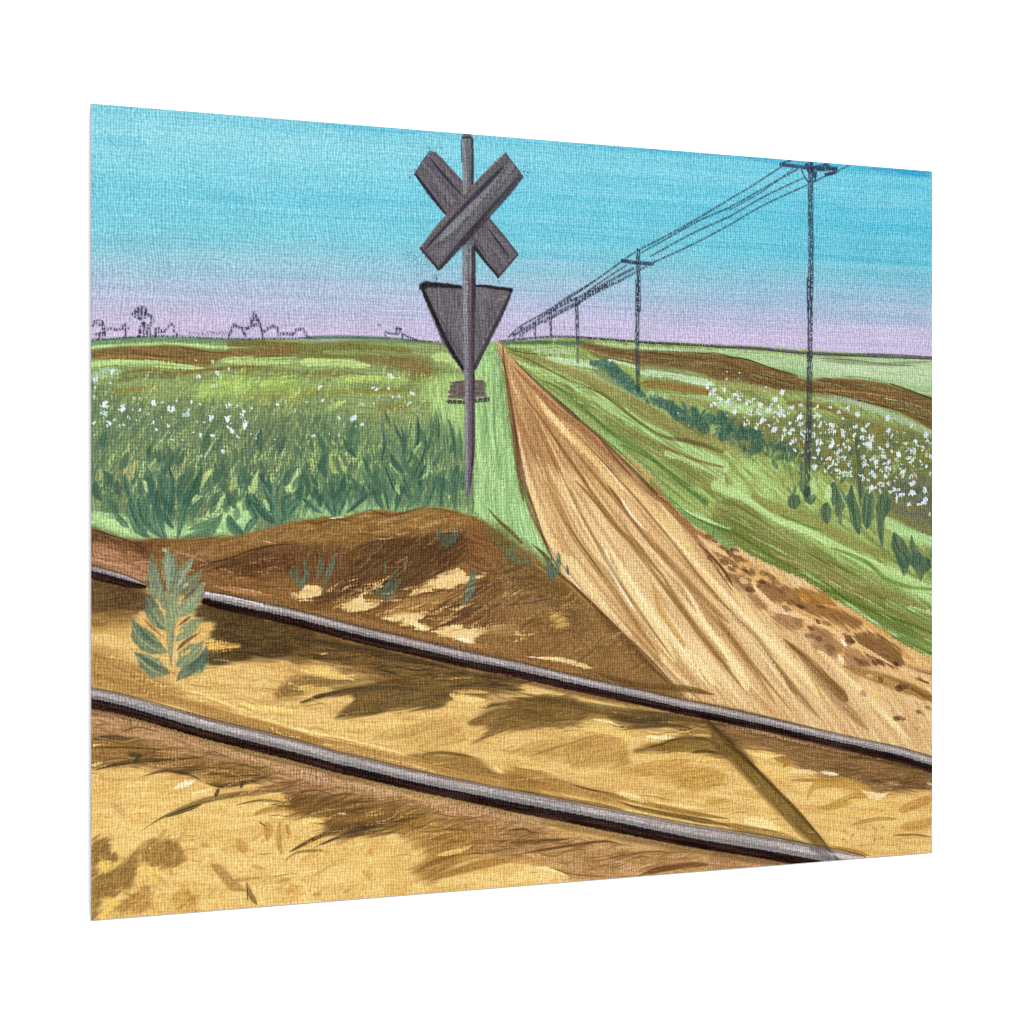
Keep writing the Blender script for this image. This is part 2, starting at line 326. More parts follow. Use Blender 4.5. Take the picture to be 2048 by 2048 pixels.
BR('C1', [(60, 0), (1932, 0), (1932, 200), (1200, 230), (700, 330), (300, 260), (60, 200)], 130, (90, 280), (14, 40), (52, 88), [G['dk'], G['lt'], (92, 134, 98), (168, 170, 108), G['dd'], (150, 196, 128)], a=(.45, .9), dry=.32)
BR('C1', [(1250, 100), (1932, 0), (1932, 320), (1600, 380)], 40, (70, 200), (16, 40), (60, 110), [G['dk'], G['dd'], (126, 176, 118)], a=(.5, .9), dry=.32)
BR('B2', [(0, 850), (1250, 850), (1250, 1250), (0, 1200)], 130, (40, 140), (14, 34), (40, 85), [G['yg'], (168, 204, 112), (116, 120, 74), (132, 126, 66), (112, 140, 92)], a=(.3, .7), dry=.32)
BR('B2', [(0, 1250), (700, 1300), (1460, 1450), (1460, 1932), (0, 1932)], 300, (80, 240), (10, 30), (60, 115), [G['dk'], G['dk'], (104, 142, 96), (70, 108, 88), (128, 168, 108), (150, 160, 92)], a=(.35, .85), dry=.32)
BR('B2', [(0, 1450), (750, 1500), (750, 1932), (0, 1932)], 60, (60, 170), (14, 36), (50, 120), [(164, 200, 116), (178, 184, 108), (148, 196, 122)], a=(.5, .9), dry=.32)
BR('C2', [(0, 40), (1650, 0), (1560, 260), (1100, 230), (700, 290), (200, 350), (0, 360)], 190, (80, 240), (12, 34), (65, 118), [G['dk'], (62, 98, 84), (112, 154, 106), (150, 200, 132), (88, 126, 94)], a=(.4, .9), dry=.32)
BR('B2', [(1050, 1250), (1430, 1300), (1440, 1932), (1000, 1932)], 60, (120, 280), (10, 24), (85, 105), [(60, 100, 80), (84, 128, 90), (150, 200, 130)], a=(.4, .8), dry=.32)

# broad leaves of the foreground plants, each plant one part
def plant(tile, label, leaves, col, name='painted_plant', **k):
    i = part(name, label)
    kw = dict(taper=(.3, .35), streak=.28, soft=.3, col2=(84, 128, 100), rough=.15, a=.95); kw.update(k)
    for lf in leaves: S(tile, lf[0], lf[1], lf[2] if len(lf) > 2 else col, pid=i, **kw)
    return i
SS('B1', [([(610, 1932), (600, 1750), (640, 1600)], 110, (172, 216, 138)), ([(330, 1932), (380, 1760), (490, 1620)], 120, (178, 176, 112)), ([(1000, 1900), (1100, 1750), (1180, 1690)], 70, (172, 200, 120)), ([(780, 1700), (800, 1600), (800, 1500)], 50, (170, 176, 104)),
          ([(830, 1660), (860, 1540)], 40, (164, 170, 96)), ([(1320, 1900), (1370, 1720)], 60, (168, 186, 108)), ([(1500, 1932), (1550, 1730)], 80, (168, 206, 126)), ([(150, 1800), (150, 1690)], 40, (170, 170, 110)), ([(1850, 1900), (1910, 1700)], 90, (160, 214, 140)), ([(560, 1932), (640, 1700), (760, 1880)], 40, (150, 200, 132))], taper=(.2, .4), streak=.4, soft=.5, a=.85)
SS('C1', [([(520, 10), (620, 140), (590, 240)], 80, (170, 220, 152)), ([(950, 300), (990, 180), (1110, 60)], 60, (168, 214, 140)), ([(850, 60), (880, 160)], 50, (150, 180, 120)), ([(370, 20), (420, 160)], 90, (164, 170, 118)), ([(120, 230), (150, 120), (240, 60)], 40, (150, 158, 96)),
          ([(1080, 330), (1200, 230), (1260, 130)], 60, (160, 208, 134)), ([(1290, 260), (1400, 230), (1480, 290)], 60, (160, 216, 146)), ([(1560, 260), (1620, 200), (1680, 330)], 50, (158, 212, 140)), ([(1800, 60), (1880, 100)], 80, (166, 220, 144))], taper=(.2, .4), streak=.4, soft=.5, a=.9)
plant('C1', 'broad dark leaves fanning up at the left edge of the field', [([(560, 470), (500, 330), (480, 160)], 80), ([(640, 300), (600, 60), (560, -120)], 90), ([(760, 340), (780, 100), (760, -120)], 90), ([(700, 200), (690, 0), (720, -220)], 70), ([(860, 260), (960, 60), (1050, -60)], 60), ([(480, 300), (400, 120), (360, -60)], 70), ([(250, 250), (200, 100), (170, -40)], 50), ([(920, 330), (1000, 230), (1100, 160)], 60), ([(400, 430), (330, 370), (262, 290)], 56), ([(590, 520), (480, 440), (430, 330), (385, 190)], 84), ([(720, 530), (600, 420), (540, 260), (490, 90)], 90), ([(740, 560), (680, 420), (640, 220), (655, 80)], 90),
      ([(800, 440), (720, 300), (740, 120)], 80), ([(830, 540), (880, 330), (930, 180), (1030, 90)], 66), ([(850, 300), (870, 160), (800, 20)], 66), ([(900, 200), (960, 80), (1000, 0)], 60)], (54, 90, 76))
plant('C1', 'pair of wide leaf strokes lying beside the earth bank', [([(830, 540), (950, 530), (1130, 450), (1240, 300)], 110), ([(960, 380), (1000, 250), (1060, 190)], 44), ([(940, 440), (1080, 400), (1200, 330)], 60)], (70, 112, 84))
plant('C1', 'clump of dark wedge leaves in the middle of the field edge', [([(1680, 300), (1660, 120), (1560, -60)], 80), ([(1860, 300), (1932, 100), (1960, -60)], 80), ([(1560, 360), (1480, 240), (1460, 120)], 70), ([(1430, 500), (1330, 420), (1290, 310)], 110), ([(1430, 500), (1500, 380), (1560, 330)], 70), ([(1720, 390), (1600, 290), (1480, 110)], 100), ([(1740, 380), (1700, 220), (1600, 50)], 80), ([(1760, 380), (1850, 250), (1932, 170)], 100), ([(1800, 340), (1790, 180), (1860, 130)], 60)], (54, 90, 76))
plant('B2', 'tall branching dark plant left of the crossing sign', [([(880, 1932), (820, 1780), (760, 1640)], 60), ([(1060, 1932), (1100, 1760), (1180, 1600)], 60), ([(930, 1460), (880, 1380), (850, 1290)], 30), ([(1100, 1600), (1160, 1480), (1200, 1340)], 36), ([(940, 1750), (930, 1560), (940, 1430), (905, 1310)], 44), ([(950, 1780), (900, 1690), (820, 1600)], 36), ([(925, 1600), (850, 1500), (780, 1410)], 50), ([(950, 1690), (1040, 1500), (1060, 1330), (1060, 1215)], 50),
      ([(1010, 1780), (1090, 1640), (1130, 1520), (1130, 1400)], 40), ([(1000, 1250), (985, 1400), (930, 1460)], 22), ([(735, 1640), (760, 1450), (720, 1270)], 30), ([(820, 1330), (790, 1250), (760, 1180)], 26), ([(1170, 1450), (1185, 1230)], 24), ([(980, 1800), (960, 1900), (1000, 1980)], 70)], (50, 84, 70))
plant('B2', 'upright dark blades against the foot of the sign post', [([(1230, 1500), (1240, 1300), (1215, 1150)], 40), ([(1400, 1600), (1380, 1400), (1330, 1240)], 46), ([(1450, 1640), (1445, 1480), (1430, 1320)], 36), ([(1300, 1500), (1310, 1370)], 40), ([(1400, 1900), (1370, 1760)], 60), ([(1300, 1900), (1240, 1780)], 60), ([(1460, 1900), (1450, 1700)], 60)], (54, 90, 72))
plant('C2', 'spiky dark clump on the bank edge halfway to the sign', [([(300, 320), (220, 180), (120, 60)], 70), ([(320, 330), (300, 160), (260, 0)], 70), ([(340, 320), (400, 160), (470, 40)], 70), ([(420, 300), (520, 200), (640, 120)], 60), ([(200, 300), (100, 220), (20, 160)], 60), ([(340, 200), (360, 40), (400, -120)], 60)], (54, 90, 76))
plant('C2', 'dark clump of blades just left of the sign foot', [([(760, 270), (680, 140), (600, 20)], 64), ([(800, 280), (780, 120), (740, -60)], 64), ([(860, 280), (900, 120), (960, -40)], 64), ([(960, 250), (1060, 130), (1120, 0)], 64), ([(1120, 250), (1180, 120), (1230, -40)], 60), ([(1260, 250), (1260, 100), (1300, -40)], 60), ([(1400, 270), (1380, 120), (1420, -20)], 60)], (54, 90, 76))
SS('B2', [([(560, 1700), (600, 1800), (640, 1932)], 50, (70, 112, 88)), ([(260, 1560), (300, 1700), (420, 1850)], 40, (170, 184, 110)), ([(350, 1560), (380, 1680), (500, 1760)], 50, (168, 190, 112)), ([(330, 1740), (420, 1900)], 60, (74, 116, 88)), ([(1000, 1620), (1040, 1530), (1100, 1450)], 34, (152, 196, 118)),
          ([(800, 1640), (900, 1760), (930, 1860)], 26, (160, 204, 126)), ([(1060, 1800), (1140, 1740), (1160, 1600)], 40, (150, 200, 128)), ([(860, 1830), (900, 1932)], 50, (144, 192, 124))], taper=(.3, .4), streak=.35, a=.9)

BR('B1', [(60, 1500), (1932, 1560), (1932, 1932), (60, 1932)], 30, (110, 220), (50, 90), (55, 125), [(62, 98, 80), (56, 90, 74), (74, 108, 84)], a=(.7, .95), dry=.12)
BR('B2', [(0, 1450), (1400, 1400), (1440, 1932), (0, 1932)], 36, (110, 220), (44, 84), (60, 130), [(62, 98, 80), (56, 90, 74), (74, 108, 84)], a=(.7, .95), dry=.12)
BR('C1', [(100, 60), (1932, 0), (1932, 260), (1300, 380), (200, 330)], 34, (110, 220), (54, 96), (50, 130), [(62, 98, 80), (56, 90, 74)], a=(.7, .95), dry=.12)
BR('C2', [(0, 40), (1550, 0), (1500, 180), (900, 180), (0, 300)], 46, (100, 200), (44, 84), (60, 125), [(62, 98, 80), (54, 88, 74), (76, 112, 88)], a=(.7, .95), dry=.12)
# verge strip beside the road
P('B2', [(1690, 560), (1760, 560), (1830, 900), (1870, 1300), (1932, 1700), (1990, 2050), (2150, 2350), (2080, 2330), (1880, 2200), (1680, 2170), (1570, 2080), (1575, 800), (1600, 760)], (148, 202, 136), pid=verge, col2=(112, 170, 110), ang=84, fl=60, fw=4, rough=1, soft=4, sm=False)
BR('B2', [(1600, 800), (1780, 600), (1900, 1500), (1932, 1932), (1590, 1932)], 110, (120, 420), (8, 26), (80, 98), [(112, 166, 108), (168, 216, 150), (132, 190, 124), (88, 140, 92)], a=(.3, .7), bend=.04, dry=.32)
SS('B2', [([(1740, 900), (1745, 1200), (1755, 1500)], 24, (84, 134, 90)), ([(1760, 590), (1780, 760), (1790, 900)], 20, (190, 214, 190))], taper=(.2, .2), a=.7, streak=.5)
BR('C2', [(1650, 0), (1932, 0), (1932, 560), (1760, 420), (1600, 330)], 40, (120, 380), (12, 34), (84, 96), [(112, 166, 108), (164, 214, 148), (130, 186, 124)], a=(.3, .7), bend=.04, dry=.32)
P('C3', [(-30, 0), (50, 0), (150, 370), (240, 560), (330, 760), (240, 700), (100, 540), (-30, 420)], (150, 206, 148), pid=verge, col2=(118, 176, 112), ang=75, fl=50, fw=4, soft=4)
S('B2', [(1570, 1640), (1650, 1780), (1660, 1932)], 8, (120, 100, 130), a=.5, dry=.4)

# ---- right slope
P('B4', [(-40, 590), (400, 620), (850, 670), (1900, 705), (1900, 1030), (1560, 900), (1250, 840), (850, 850), (500, 760), (200, 690), (-40, 650)], (154, 192, 144), col2=(134, 178, 126), ang=4, fl=70, fw=5, soft=4, pid=hill)
P('B4', [(850, 690), (1860, 730), (1880, 860), (1300, 830), (900, 770)], (186, 210, 176), col2=(160, 196, 150), a=.7, soft=20, ang=4)
SS('B4', [([(850, 670), (1200, 690), (1500, 730), (1750, 735)], 16, (76, 104, 84)), ([(1050, 835), (1250, 835), (1500, 885)], 10, (96, 130, 92)), ([(300, 640), (600, 650), (840, 665)], 14, (160, 204, 160)), ([(600, 770), (720, 820), (850, 850)], 10, (100, 134, 100)), ([(900, 690), (1400, 720), (1880, 700)], 30, (120, 134, 112))], taper=(.2, .3), a=.8)
P('B3', [(700, 560), (860, 570), (1100, 610), (1500, 640), (1932, 660), (1932, 830), (1600, 800), (1250, 760), (950, 720), (760, 620)], (128, 104, 66), col2=(112, 90, 56), ang=8, fl=60, fw=3, soft=5)
SS('B3', [([(850, 565), (1050, 590), (1300, 610), (1932, 640)], 34, (156, 198, 156)), ([(1250, 650), (1500, 670), (1932, 730)], 26, (92, 68, 40)), ([(0, 570), (250, 560), (480, 560)], 34, (58, 104, 78)), ([(60, 590), (300, 600), (500, 590)], 26, (140, 188, 128)), ([(480, 560), (640, 570), (760, 560)], 40, (72, 108, 82)),
          ([(60, 620), (250, 660), (480, 670)], 16, (84, 92, 50)), ([(300, 640), (500, 640), (700, 640)], 60, (148, 190, 142)), ([(400, 700), (650, 740), (900, 760), (1050, 730)], 70, (166, 204, 160)), ([(750, 610), (950, 680), (1200, 730)], 20, (150, 140, 92)),
          ([(850, 715), (1050, 735), (1250, 790)], 26, (176, 210, 178)), ([(1250, 830), (1500, 850), (1932, 940)], 70, (168, 206, 170)), ([(1250, 780), (1500, 820), (1932, 880)], 20, (132, 132, 92)), ([(1260, 930), (1500, 950), (1932, 1010)], 80, (140, 108, 60)), ([(1300, 1020), (1600, 1060), (1932, 1070)], 60, (150, 190, 132)), ([(1500, 1050), (1932, 1120)], 60, (142, 146, 88))], streak=.4, taper=(.1, .1), soft=.5)
P('B4', [(-60, 640), (240, 670), (480, 755), (640, 800), (800, 858), (1000, 842), (1250, 865), (1500, 900), (1700, 965), (1900, 1040), (1900, 1290), (1560, 1130), (1250, 1060), (900, 1000), (500, 930), (-60, 830)], (126, 100, 62), col2=(106, 82, 50), ang=12, fl=70, fw=3.5, soft=4)
SS('B4', [([(60, 660), (260, 680), (480, 755), (720, 830)], 12, (70, 52, 34)), ([(1480, 885), (1700, 960), (1880, 1030)], 14, (60, 58, 40)), ([(900, 985), (1300, 1050), (1880, 1200)], 12, (84, 58, 30)), ([(300, 790), (700, 900), (1000, 1000)], 14, (88, 62, 34)), ([(1450, 1015), (1560, 1035)], 10, (200, 190, 130)),
          ([(850, 940), (1200, 960), (1600, 1020)], 16, (158, 122, 72)), ([(860, 1010), (1100, 1030), (1500, 1160), (1880, 1330)], 60, (150, 180, 148)), ([(400, 960), (700, 960), (1000, 1010)], 34, (130, 138, 84)), ([(0, 880), (300, 920), (600, 980)], 60, (150, 150, 96)), ([(0, 1060), (300, 1120), (600, 1140)], 100, (156, 202, 140)),
          ([(600, 1060), (900, 1080), (1200, 1190), (1500, 1300)], 60, (128, 108, 60)), ([(1100, 1120), (1400, 1220), (1880, 1400)], 40, (140, 150, 100))], streak=.4, taper=(.1, .1), soft=.5)
P('B4', [(100, 1160), (600, 1180), (1200, 1200), (1900, 1400), (1900, 2100), (1500, 1980), (1000, 1800), (600, 1500), (200, 1320)], (126, 124, 64), col2=(96, 112, 74), ang=30, fl=22, fw=5, soft=18, a=.9, rough=5)
BR('B4', [(150, 1150), (800, 1150), (1860, 1400), (1860, 1932), (1300, 1850), (800, 1560), (300, 1320)], 210, (40, 150), (14, 44), (-60, 80), [(140, 120, 56), (88, 110, 80), (150, 190, 124), (74, 100, 80), (142, 104, 54), (120, 130, 80)], a=(.35, .8))
P('B4', [(1380, 1880), (1560, 1720), (1900, 1750), (1900, 2300), (1700, 2150), (1500, 2000)], (92, 100, 92), col2=(122, 116, 76), a=.8, soft=20, ang=20, fl=20)
P('B4', [(-60, 1330), (150, 1480), (330, 1560), (520, 1520), (700, 1600), (900, 1620), (1200, 1750), (1300, 1932), (-60, 1932)], (150, 200, 122), col2=(138, 150, 80), a=.85, soft=14, rough=6, ang=35, fl=40, fw=5)
# long bands running to the vanishing point
SS('B3', [([(150, 650), (450, 750), (750, 880), (1100, 1060), (1400, 1240), (1700, 1360), (2000, 1480)], [12, 60, 110, 130, 140, 150, 150], (146, 134, 78)),
          ([(500, 740), (800, 830), (1100, 960), (1400, 1120), (1700, 1270), (2000, 1400)], [10, 60, 80, 70, 60, 60], (148, 170, 108)),
          ([(60, 700), (330, 800), (650, 930), (950, 1110), (1250, 1290), (1600, 1500), (2000, 1680)], [14, 50, 90, 110, 120, 140, 150], (150, 206, 134)),
          ([(950, 1290), (1200, 1420), (1500, 1560), (1750, 1700), (2000, 1840)], [40, 120, 150, 200, 220], (126, 132, 72)),
          ([(60, 640), (300, 735), (600, 890), (900, 1015), (1200, 1240), (1450, 1400), (1700, 1450), (2000, 1540)], [8, 14, 20, 22, 28, 36, 40, 34], (104, 84, 46)),
          ([(380, 900), (600, 1020), (850, 1240), (1000, 1370), (1300, 1560), (1600, 1800), (1850, 2000)], [14, 44, 30, 40, 50, 50, 60], (66, 114, 58)),
          ([(110, 720), (300, 880), (600, 1130), (850, 1330), (1100, 1540), (1350, 1760), (1500, 1932)], [12, 22, 34, 42, 50, 60, 60], (122, 184, 120)),
          ([(1300, 1600), (1500, 1700), (1700, 1860), (1850, 1960)], 26, (104, 160, 92)), ([(1500, 1560), (1750, 1640), (2000, 1790)], 60, (172, 214, 144)), ([(1450, 1490), (1700, 1600), (2000, 1680)], 26, (130, 96, 54)),
          ([(700, 960), (900, 1000), (1050, 1100), (1250, 1290)], 12, (84, 104, 60)), ([(1100, 1480), (1400, 1640), (1700, 1850)], 20, (88, 104, 50)), ([(800, 1320), (1000, 1480), (1250, 1680), (1450, 1850)], 14, (74, 120, 62))], streak=.45, soft=.5, a=.92)
# bushes
bush = part('painted_bushes', 'row of dark blue green bushes along the slope beside the poles')
SS('B3', [([(820, 745), (960, 770), (1100, 880), (1230, 990), (1290, 1040)], [50, 110, 130, 90, 50], (64, 104, 90)), ([(830, 800), (1000, 900), (1200, 1010)], [20, 60, 60], (96, 132, 104), .7), ([(1380, 1090), (1500, 1120), (1600, 1210)], [60, 120, 110], (62, 100, 88)), ([(1540, 1170), (1640, 1240), (1720, 1290)], 100, (66, 104, 88)), ([(1750, 1180), (1770, 1260), (1830, 1340)], [90, 110, 120], (58, 96, 84)),
          ([(1850, 1230), (1990, 1270)], 90, (66, 104, 88)), ([(1300, 1060), (1400, 1110)], 50, (96, 136, 108), .8)], pid=bush, streak=.3, soft=.35, rough=.3)
SS('B4', [([(50, 1160), (90, 1260), (60, 1340)], [90, 120, 90], (62, 98, 84)), ([(140, 1310), (260, 1320), (380, 1330)], [90, 110, 90], (62, 96, 80)), ([(230, 1400), (340, 1440), (400, 1400)], [110, 130, 90], (66, 98, 80)), ([(520, 1440), (600, 1420), (650, 1500)], [60, 110, 90], (60, 94, 80)), ([(560, 1520), (640, 1530)], 50, (70, 104, 84)), ([(500, 1560), (530, 1600)], 50, (78, 124, 90)),
          ([(640, 1610), (650, 1680)], 50, (92, 136, 90), .8)], pid=bush, streak=.3, soft=.4, rough=.3)
SS('B4', [([(235, 1400), (290, 1420)], 70, (130, 126, 66), .9), ([(120, 1450), (160, 1500)], 60, (148, 150, 82), .9)], streak=.4, soft=.5)
BR('B3', [(850, 760), (1000, 780), (1250, 1000), (1500, 1100), (1932, 1230), (1900, 1380), (1600, 1240), (1250, 1080), (900, 850)], 90, (30, 80), (18, 44), (20, 130), [(58, 94, 82), (70, 108, 92), (50, 84, 74), (88, 124, 100)], a=(.6, .95), pid=bush, dry=.1)
BR('B4', [(-20, 1150), (100, 1150), (250, 1290), (500, 1400), (720, 1480), (720, 1600), (500, 1540), (250, 1480), (-20, 1350)], 90, (30, 80), (18, 50), (20, 130), [(58, 94, 80), (68, 104, 86), (50, 82, 70), (92, 124, 84)], a=(.6, .95), pid=bush, dry=.1)
BR('B4', [(760, 1380), (1250, 1400), (1450, 1600), (1860, 1700), (1860, 1932), (1500, 1900), (1050, 1750), (780, 1620)], 150, (40, 120), (16, 44), (40, 140), [(58, 88, 70), (70, 98, 74), (84, 108, 84), (104, 112, 62)], a=(.45, .85), dry=.15)
BR('B4', [(560, 1540), (860, 1580), (860, 1932), (640, 1932)], 60, (60, 160), (12, 36), (60, 120), [(64, 96, 76), (130, 176, 110), (84, 116, 84)], a=(.5, .85), dry=.2)
# the nearer slope
P('C4', [(-40, 130), (200, 90), (500, 330), (900, 560), (1300, 780), (1932, 1130), (1932, 1480), (1500, 1290), (1100, 1010), (700, 860), (300, 600), (-40, 440)], (134, 136, 76), col2=(112, 124, 66), ang=30, fl=60, fw=4, soft=6, pid=hill)
SS('C4', [([(-40, -40), (200, 60), (500, 250), (800, 380), (1100, 540), (1500, 740), (1932, 960)], [110, 90, 70, 70, 90, 130, 170], (164, 214, 144)),
          ([(300, 60), (500, 170), (800, 260), (1100, 430), (1400, 560), (1500, 600)], [60, 120, 120, 120, 80, 50], (140, 134, 72)),
          ([(560, 230), (800, 330), (900, 360)], 26, (74, 120, 66)), ([(-40, 120), (200, 210), (450, 330), (700, 520), (1000, 700), (1300, 850)], 60, (148, 152, 92)), ([(1000, 520), (1300, 640), (1500, 800), (1700, 870), (1932, 895)], [20, 40, 46, 36, 26], (74, 122, 46)),
          ([(1500, 620), (1700, 660), (1932, 590)], 30, (84, 140, 66)), ([(1500, 300), (1700, 400), (1932, 480)], 120, (150, 208, 140)), ([(1500, 200), (1700, 280), (1932, 400)], 70, (116, 120, 72)), ([(500, 590), (800, 700), (1200, 900)], 26, (168, 150, 100)), ([(900, 800), (1200, 940)], 30, (160, 144, 92)),
          ([(-40, 300), (200, 420), (450, 600), (700, 780), (1000, 920), (1300, 1060), (1600, 1220), (1932, 1440)], [40, 70, 80, 100, 100, 110, 120, 90], (98, 126, 62)),
          ([(-40, 290), (120, 370), (400, 560), (640, 690), (900, 800), (1100, 960), (1300, 1060), (1500, 1140), (1700, 1200), (1932, 1300)], [16, 20, 26, 26, 20, 24, 26, 30, 30, 26], (64, 98, 36)), ([(300, 640), (600, 800), (850, 880), (1100, 950)], 16, (70, 98, 34)), ([(600, 660), (900, 860), (1050, 930)], 14, (78, 108, 40)),
          ([(1100, 1000), (1300, 1130), (1500, 1270), (1700, 1340), (1932, 1470)], [20, 30, 50, 60, 60], (118, 168, 96)), ([(1130, 1010), (1280, 1110), (1440, 1230)], 26, (150, 210, 160)), ([(1500, 1270), (1700, 1360)], 26, (140, 206, 146)), ([(1600, 1310), (1800, 1420), (1932, 1490)], 30, (62, 112, 50)),
          ([(1500, 1010), (1700, 1100), (1932, 1200)], 70, (132, 172, 100)), ([(1700, 1060), (1932, 1120)], 40, (160, 216, 150))], streak=.5, soft=.5, a=.9)
for k in range(60):
    x = rng.uniform(0, 1800); y = 330 + x * .62 + rng.uniform(-190, 90); l = rng.uniform(100, 300)
    S('C4', [(x, y), (x + l * .5, y + l * .26), (x + l, y + l * .56)], rng.uniform(6, 16), [(84, 112, 50), (158, 160, 100), (112, 132, 66), (72, 104, 44), (150, 190, 120)][rng.randint(5)], a=rng.uniform(.3, .7), taper=(.4, .4), streak=.3)
for k in range(70):
    t = rng.uniform(.15, 1); o = rng.uniform(-1, 1)
    x = 60 + 1800 * t; y = 700 + 1000 * t ** 1.05 + o * 260 * t; l = rng.uniform(80, 260) * t + 40
    S('B3', [(x, y), (x + l, y + l * .62)], rng.uniform(4, 14), [(96, 106, 56), (166, 176, 110), (120, 160, 96), (150, 130, 80), (84, 128, 74)][rng.randint(5)], a=rng.uniform(.25, .6), taper=(.4, .4), streak=.3)
for k in range(170):
    t = rng.uniform(.25, 1); o = rng.uniform(-1, 1)
    x = 60 + 1800 * t; y = 640 + 1010 * t ** 1.05 + o * 330 * t; l = rng.uniform(120, 380) * t + 40
    S('B3', [(x, y), (x + l * .5, y + l * .29), (x + l, y + l * .62)], rng.uniform(6, 22), [(92, 98, 50), (122, 96, 54), (74, 102, 50), (104, 116, 60), (138, 112, 66), (168, 206, 134)][rng.randint(6)], a=rng.uniform(.3, .65), taper=(.4, .4), streak=.45, dry=.18)
for k in range(190):
    x = rng.uniform(-40, 1800); y = 260 + x * .60 + rng.uniform(-260, 150); l = rng.uniform(120, 420)
    S('C4', [(x, y), (x + l * .5, y + l * .27), (x + l, y + l * .56)], rng.uniform(7, 24), [(84, 104, 44), (122, 100, 56), (66, 96, 40), (100, 112, 54), (142, 118, 70), (158, 204, 130)][rng.randint(6)], a=rng.uniform(.3, .65), taper=(.4, .4), streak=.45, dry=.18)
BR('B4', [(0, 680), (600, 820), (1250, 880), (1860, 1080), (1860, 1240), (1200, 1030), (500, 920), (0, 820)], 90, (140, 460), (6, 18), (-18, -8), [(86, 66, 36), (150, 120, 76), (112, 112, 66), (134, 158, 112)], a=(.3, .65), dry=.2)
BR('B3', [(860, 610), (1932, 670), (1932, 820), (1200, 740)], 40, (120, 360), (6, 16), (-10, -2), [(88, 70, 40), (150, 124, 80), (132, 158, 108)], a=(.3, .6), dry=.2)
for lf, wd in [([(960, 110), (945, 190), (965, 305)], 84), ([(1070, -20), (1085, 100), (1045, 240)], 70), ([(1010, -80), (1030, 40), (1015, 150)], 60), ([(1080, 180), (1075, 320)], 34), ([(1180, -40), (1200, 160), (1250, 400)], 90), ([(1340, -10), (1330, 150), (1315, 350)], 100), ([(1450, 20), (1455, 130), (1440, 300), (1455, 520)], [50, 100, 60, 50]),
               ([(1560, 380), (1590, 480), (1650, 620), (1650, 770)], [90, 110, 110, 90]), ([(1720, 400), (1730, 560), (1790, 660), (1800, 820)], [40, 70, 120, 80]), ([(1840, 600), (1830, 740)], 110), ([(1600, 560), (1680, 700)], 90), ([(1760, 560), (1740, 700)], 90), ([(1500, 60), (1490, 220)], 70), ([(650, 40), (680, 170)], 100), ([(780, -30), (820, 130)], 90), ([(1140, 40), (1150, 160)], 44), ([(1260, -60), (1270, 80)], 44)]:
    i = part('painted_leaf', None)
    S('C4', lf, np.asarray(wd) * 1.45, (54, 86, 68), a=.93, taper=(.25, .3), soft=.25, streak=.25, col2=(80, 112, 84), pid=i)
S('B4', [(1215, 1370), (1230, 1550), (1240, 1750), (1245, 1932)], [50, 46, 40, 30], (66, 88, 66), a=.85, streak=.4, dry=.1)
SS('B4', [([(1060, 1790), (1100, 1880), (1150, 1990)], 16, (176, 206, 150)), ([(1180, 1750), (1210, 1850), (1240, 1960)], 20, (160, 206, 140)), ([(980, 1760), (960, 1900)], 80, (164, 208, 150)), ([(850, 1700), (830, 1900)], 60, (160, 204, 140))], a=.85, streak=.4, taper=(.3, .3), soft=.5)
# ---- dirt road
road = part('painted_dirt_track', 'tan dirt track with wheel ruts narrowing to the horizon')
P('F', [(938, 648), (946, 652), (1000, 710), (1060, 765), (1130, 820), (1200, 890), (1262, 952), (1310, 990), (1420, 1050), (1520, 1095), (1620, 1160), (1700, 1215), (1770, 1250), (1770, 1460), (1600, 1400), (1400, 1340), (1290, 1315), (1160, 1182), (1062, 1085), (1030, 1030), (1003, 960), (982, 890), (965, 790), (955, 710)],
  (218, 184, 132), pid=road, col2=(200, 160, 108), ang=52, fl=90, fw=5, sm=False, rough=1.5, soft=3)
P('F', [(938, 648), (946, 652), (1000, 710), (1060, 765), (1130, 820), (1170, 900), (1040, 880), (990, 860), (968, 800), (955, 710)], (178, 138, 92), a=.7, col2=(158, 118, 76), ang=60, fl=70, fw=4, soft=16)
def track(t, s0, s1, w, col, a):
    # a line along the track: t 0 left edge .. 1 right edge, s 0 horizon .. 1 rail
    L = [(940, 650), (956, 715), (984, 890), (1030, 1030), (1130, 1150), (1290, 1315)]; Rr = [(948, 650), (1030, 735), (1185, 890), (1340, 1045), (1510, 1215), (1690, 1400)]
    ss = np.linspace(s0, s1, 6) * 5
    pts = [tuple(np.interp(q, range(6), [p[k] for p in L]) * (1 - t) + np.interp(q, range(6), [p[k] for p in Rr]) * t for k in (0, 1)) for q in ss]
    # past the edges towards the rail the ruts turn steeper
    S('F', pts, [w * (.25 + q / 5) for q in ss], col, a=a, taper=(.35, .4), streak=.45, soft=.8)
for k in range(120):
    t = rng.uniform(.02, .98); s0 = rng.uniform(.05, .8); far = s0 < .35
    c = [(228, 194, 136), (150, 108, 62), (206, 164, 104), (176, 130, 78), (240, 214, 166)][rng.randint(5)] if not far else [(196, 148, 98), (140, 96, 58), (176, 126, 80), (214, 172, 118)][rng.randint(4)]
    track(t, s0, min(1, s0 + rng.uniform(.12, .4)), rng.uniform(4, 18), c, rng.uniform(.25, .55))
LT = (232, 202, 148); DK = (146, 106, 60)
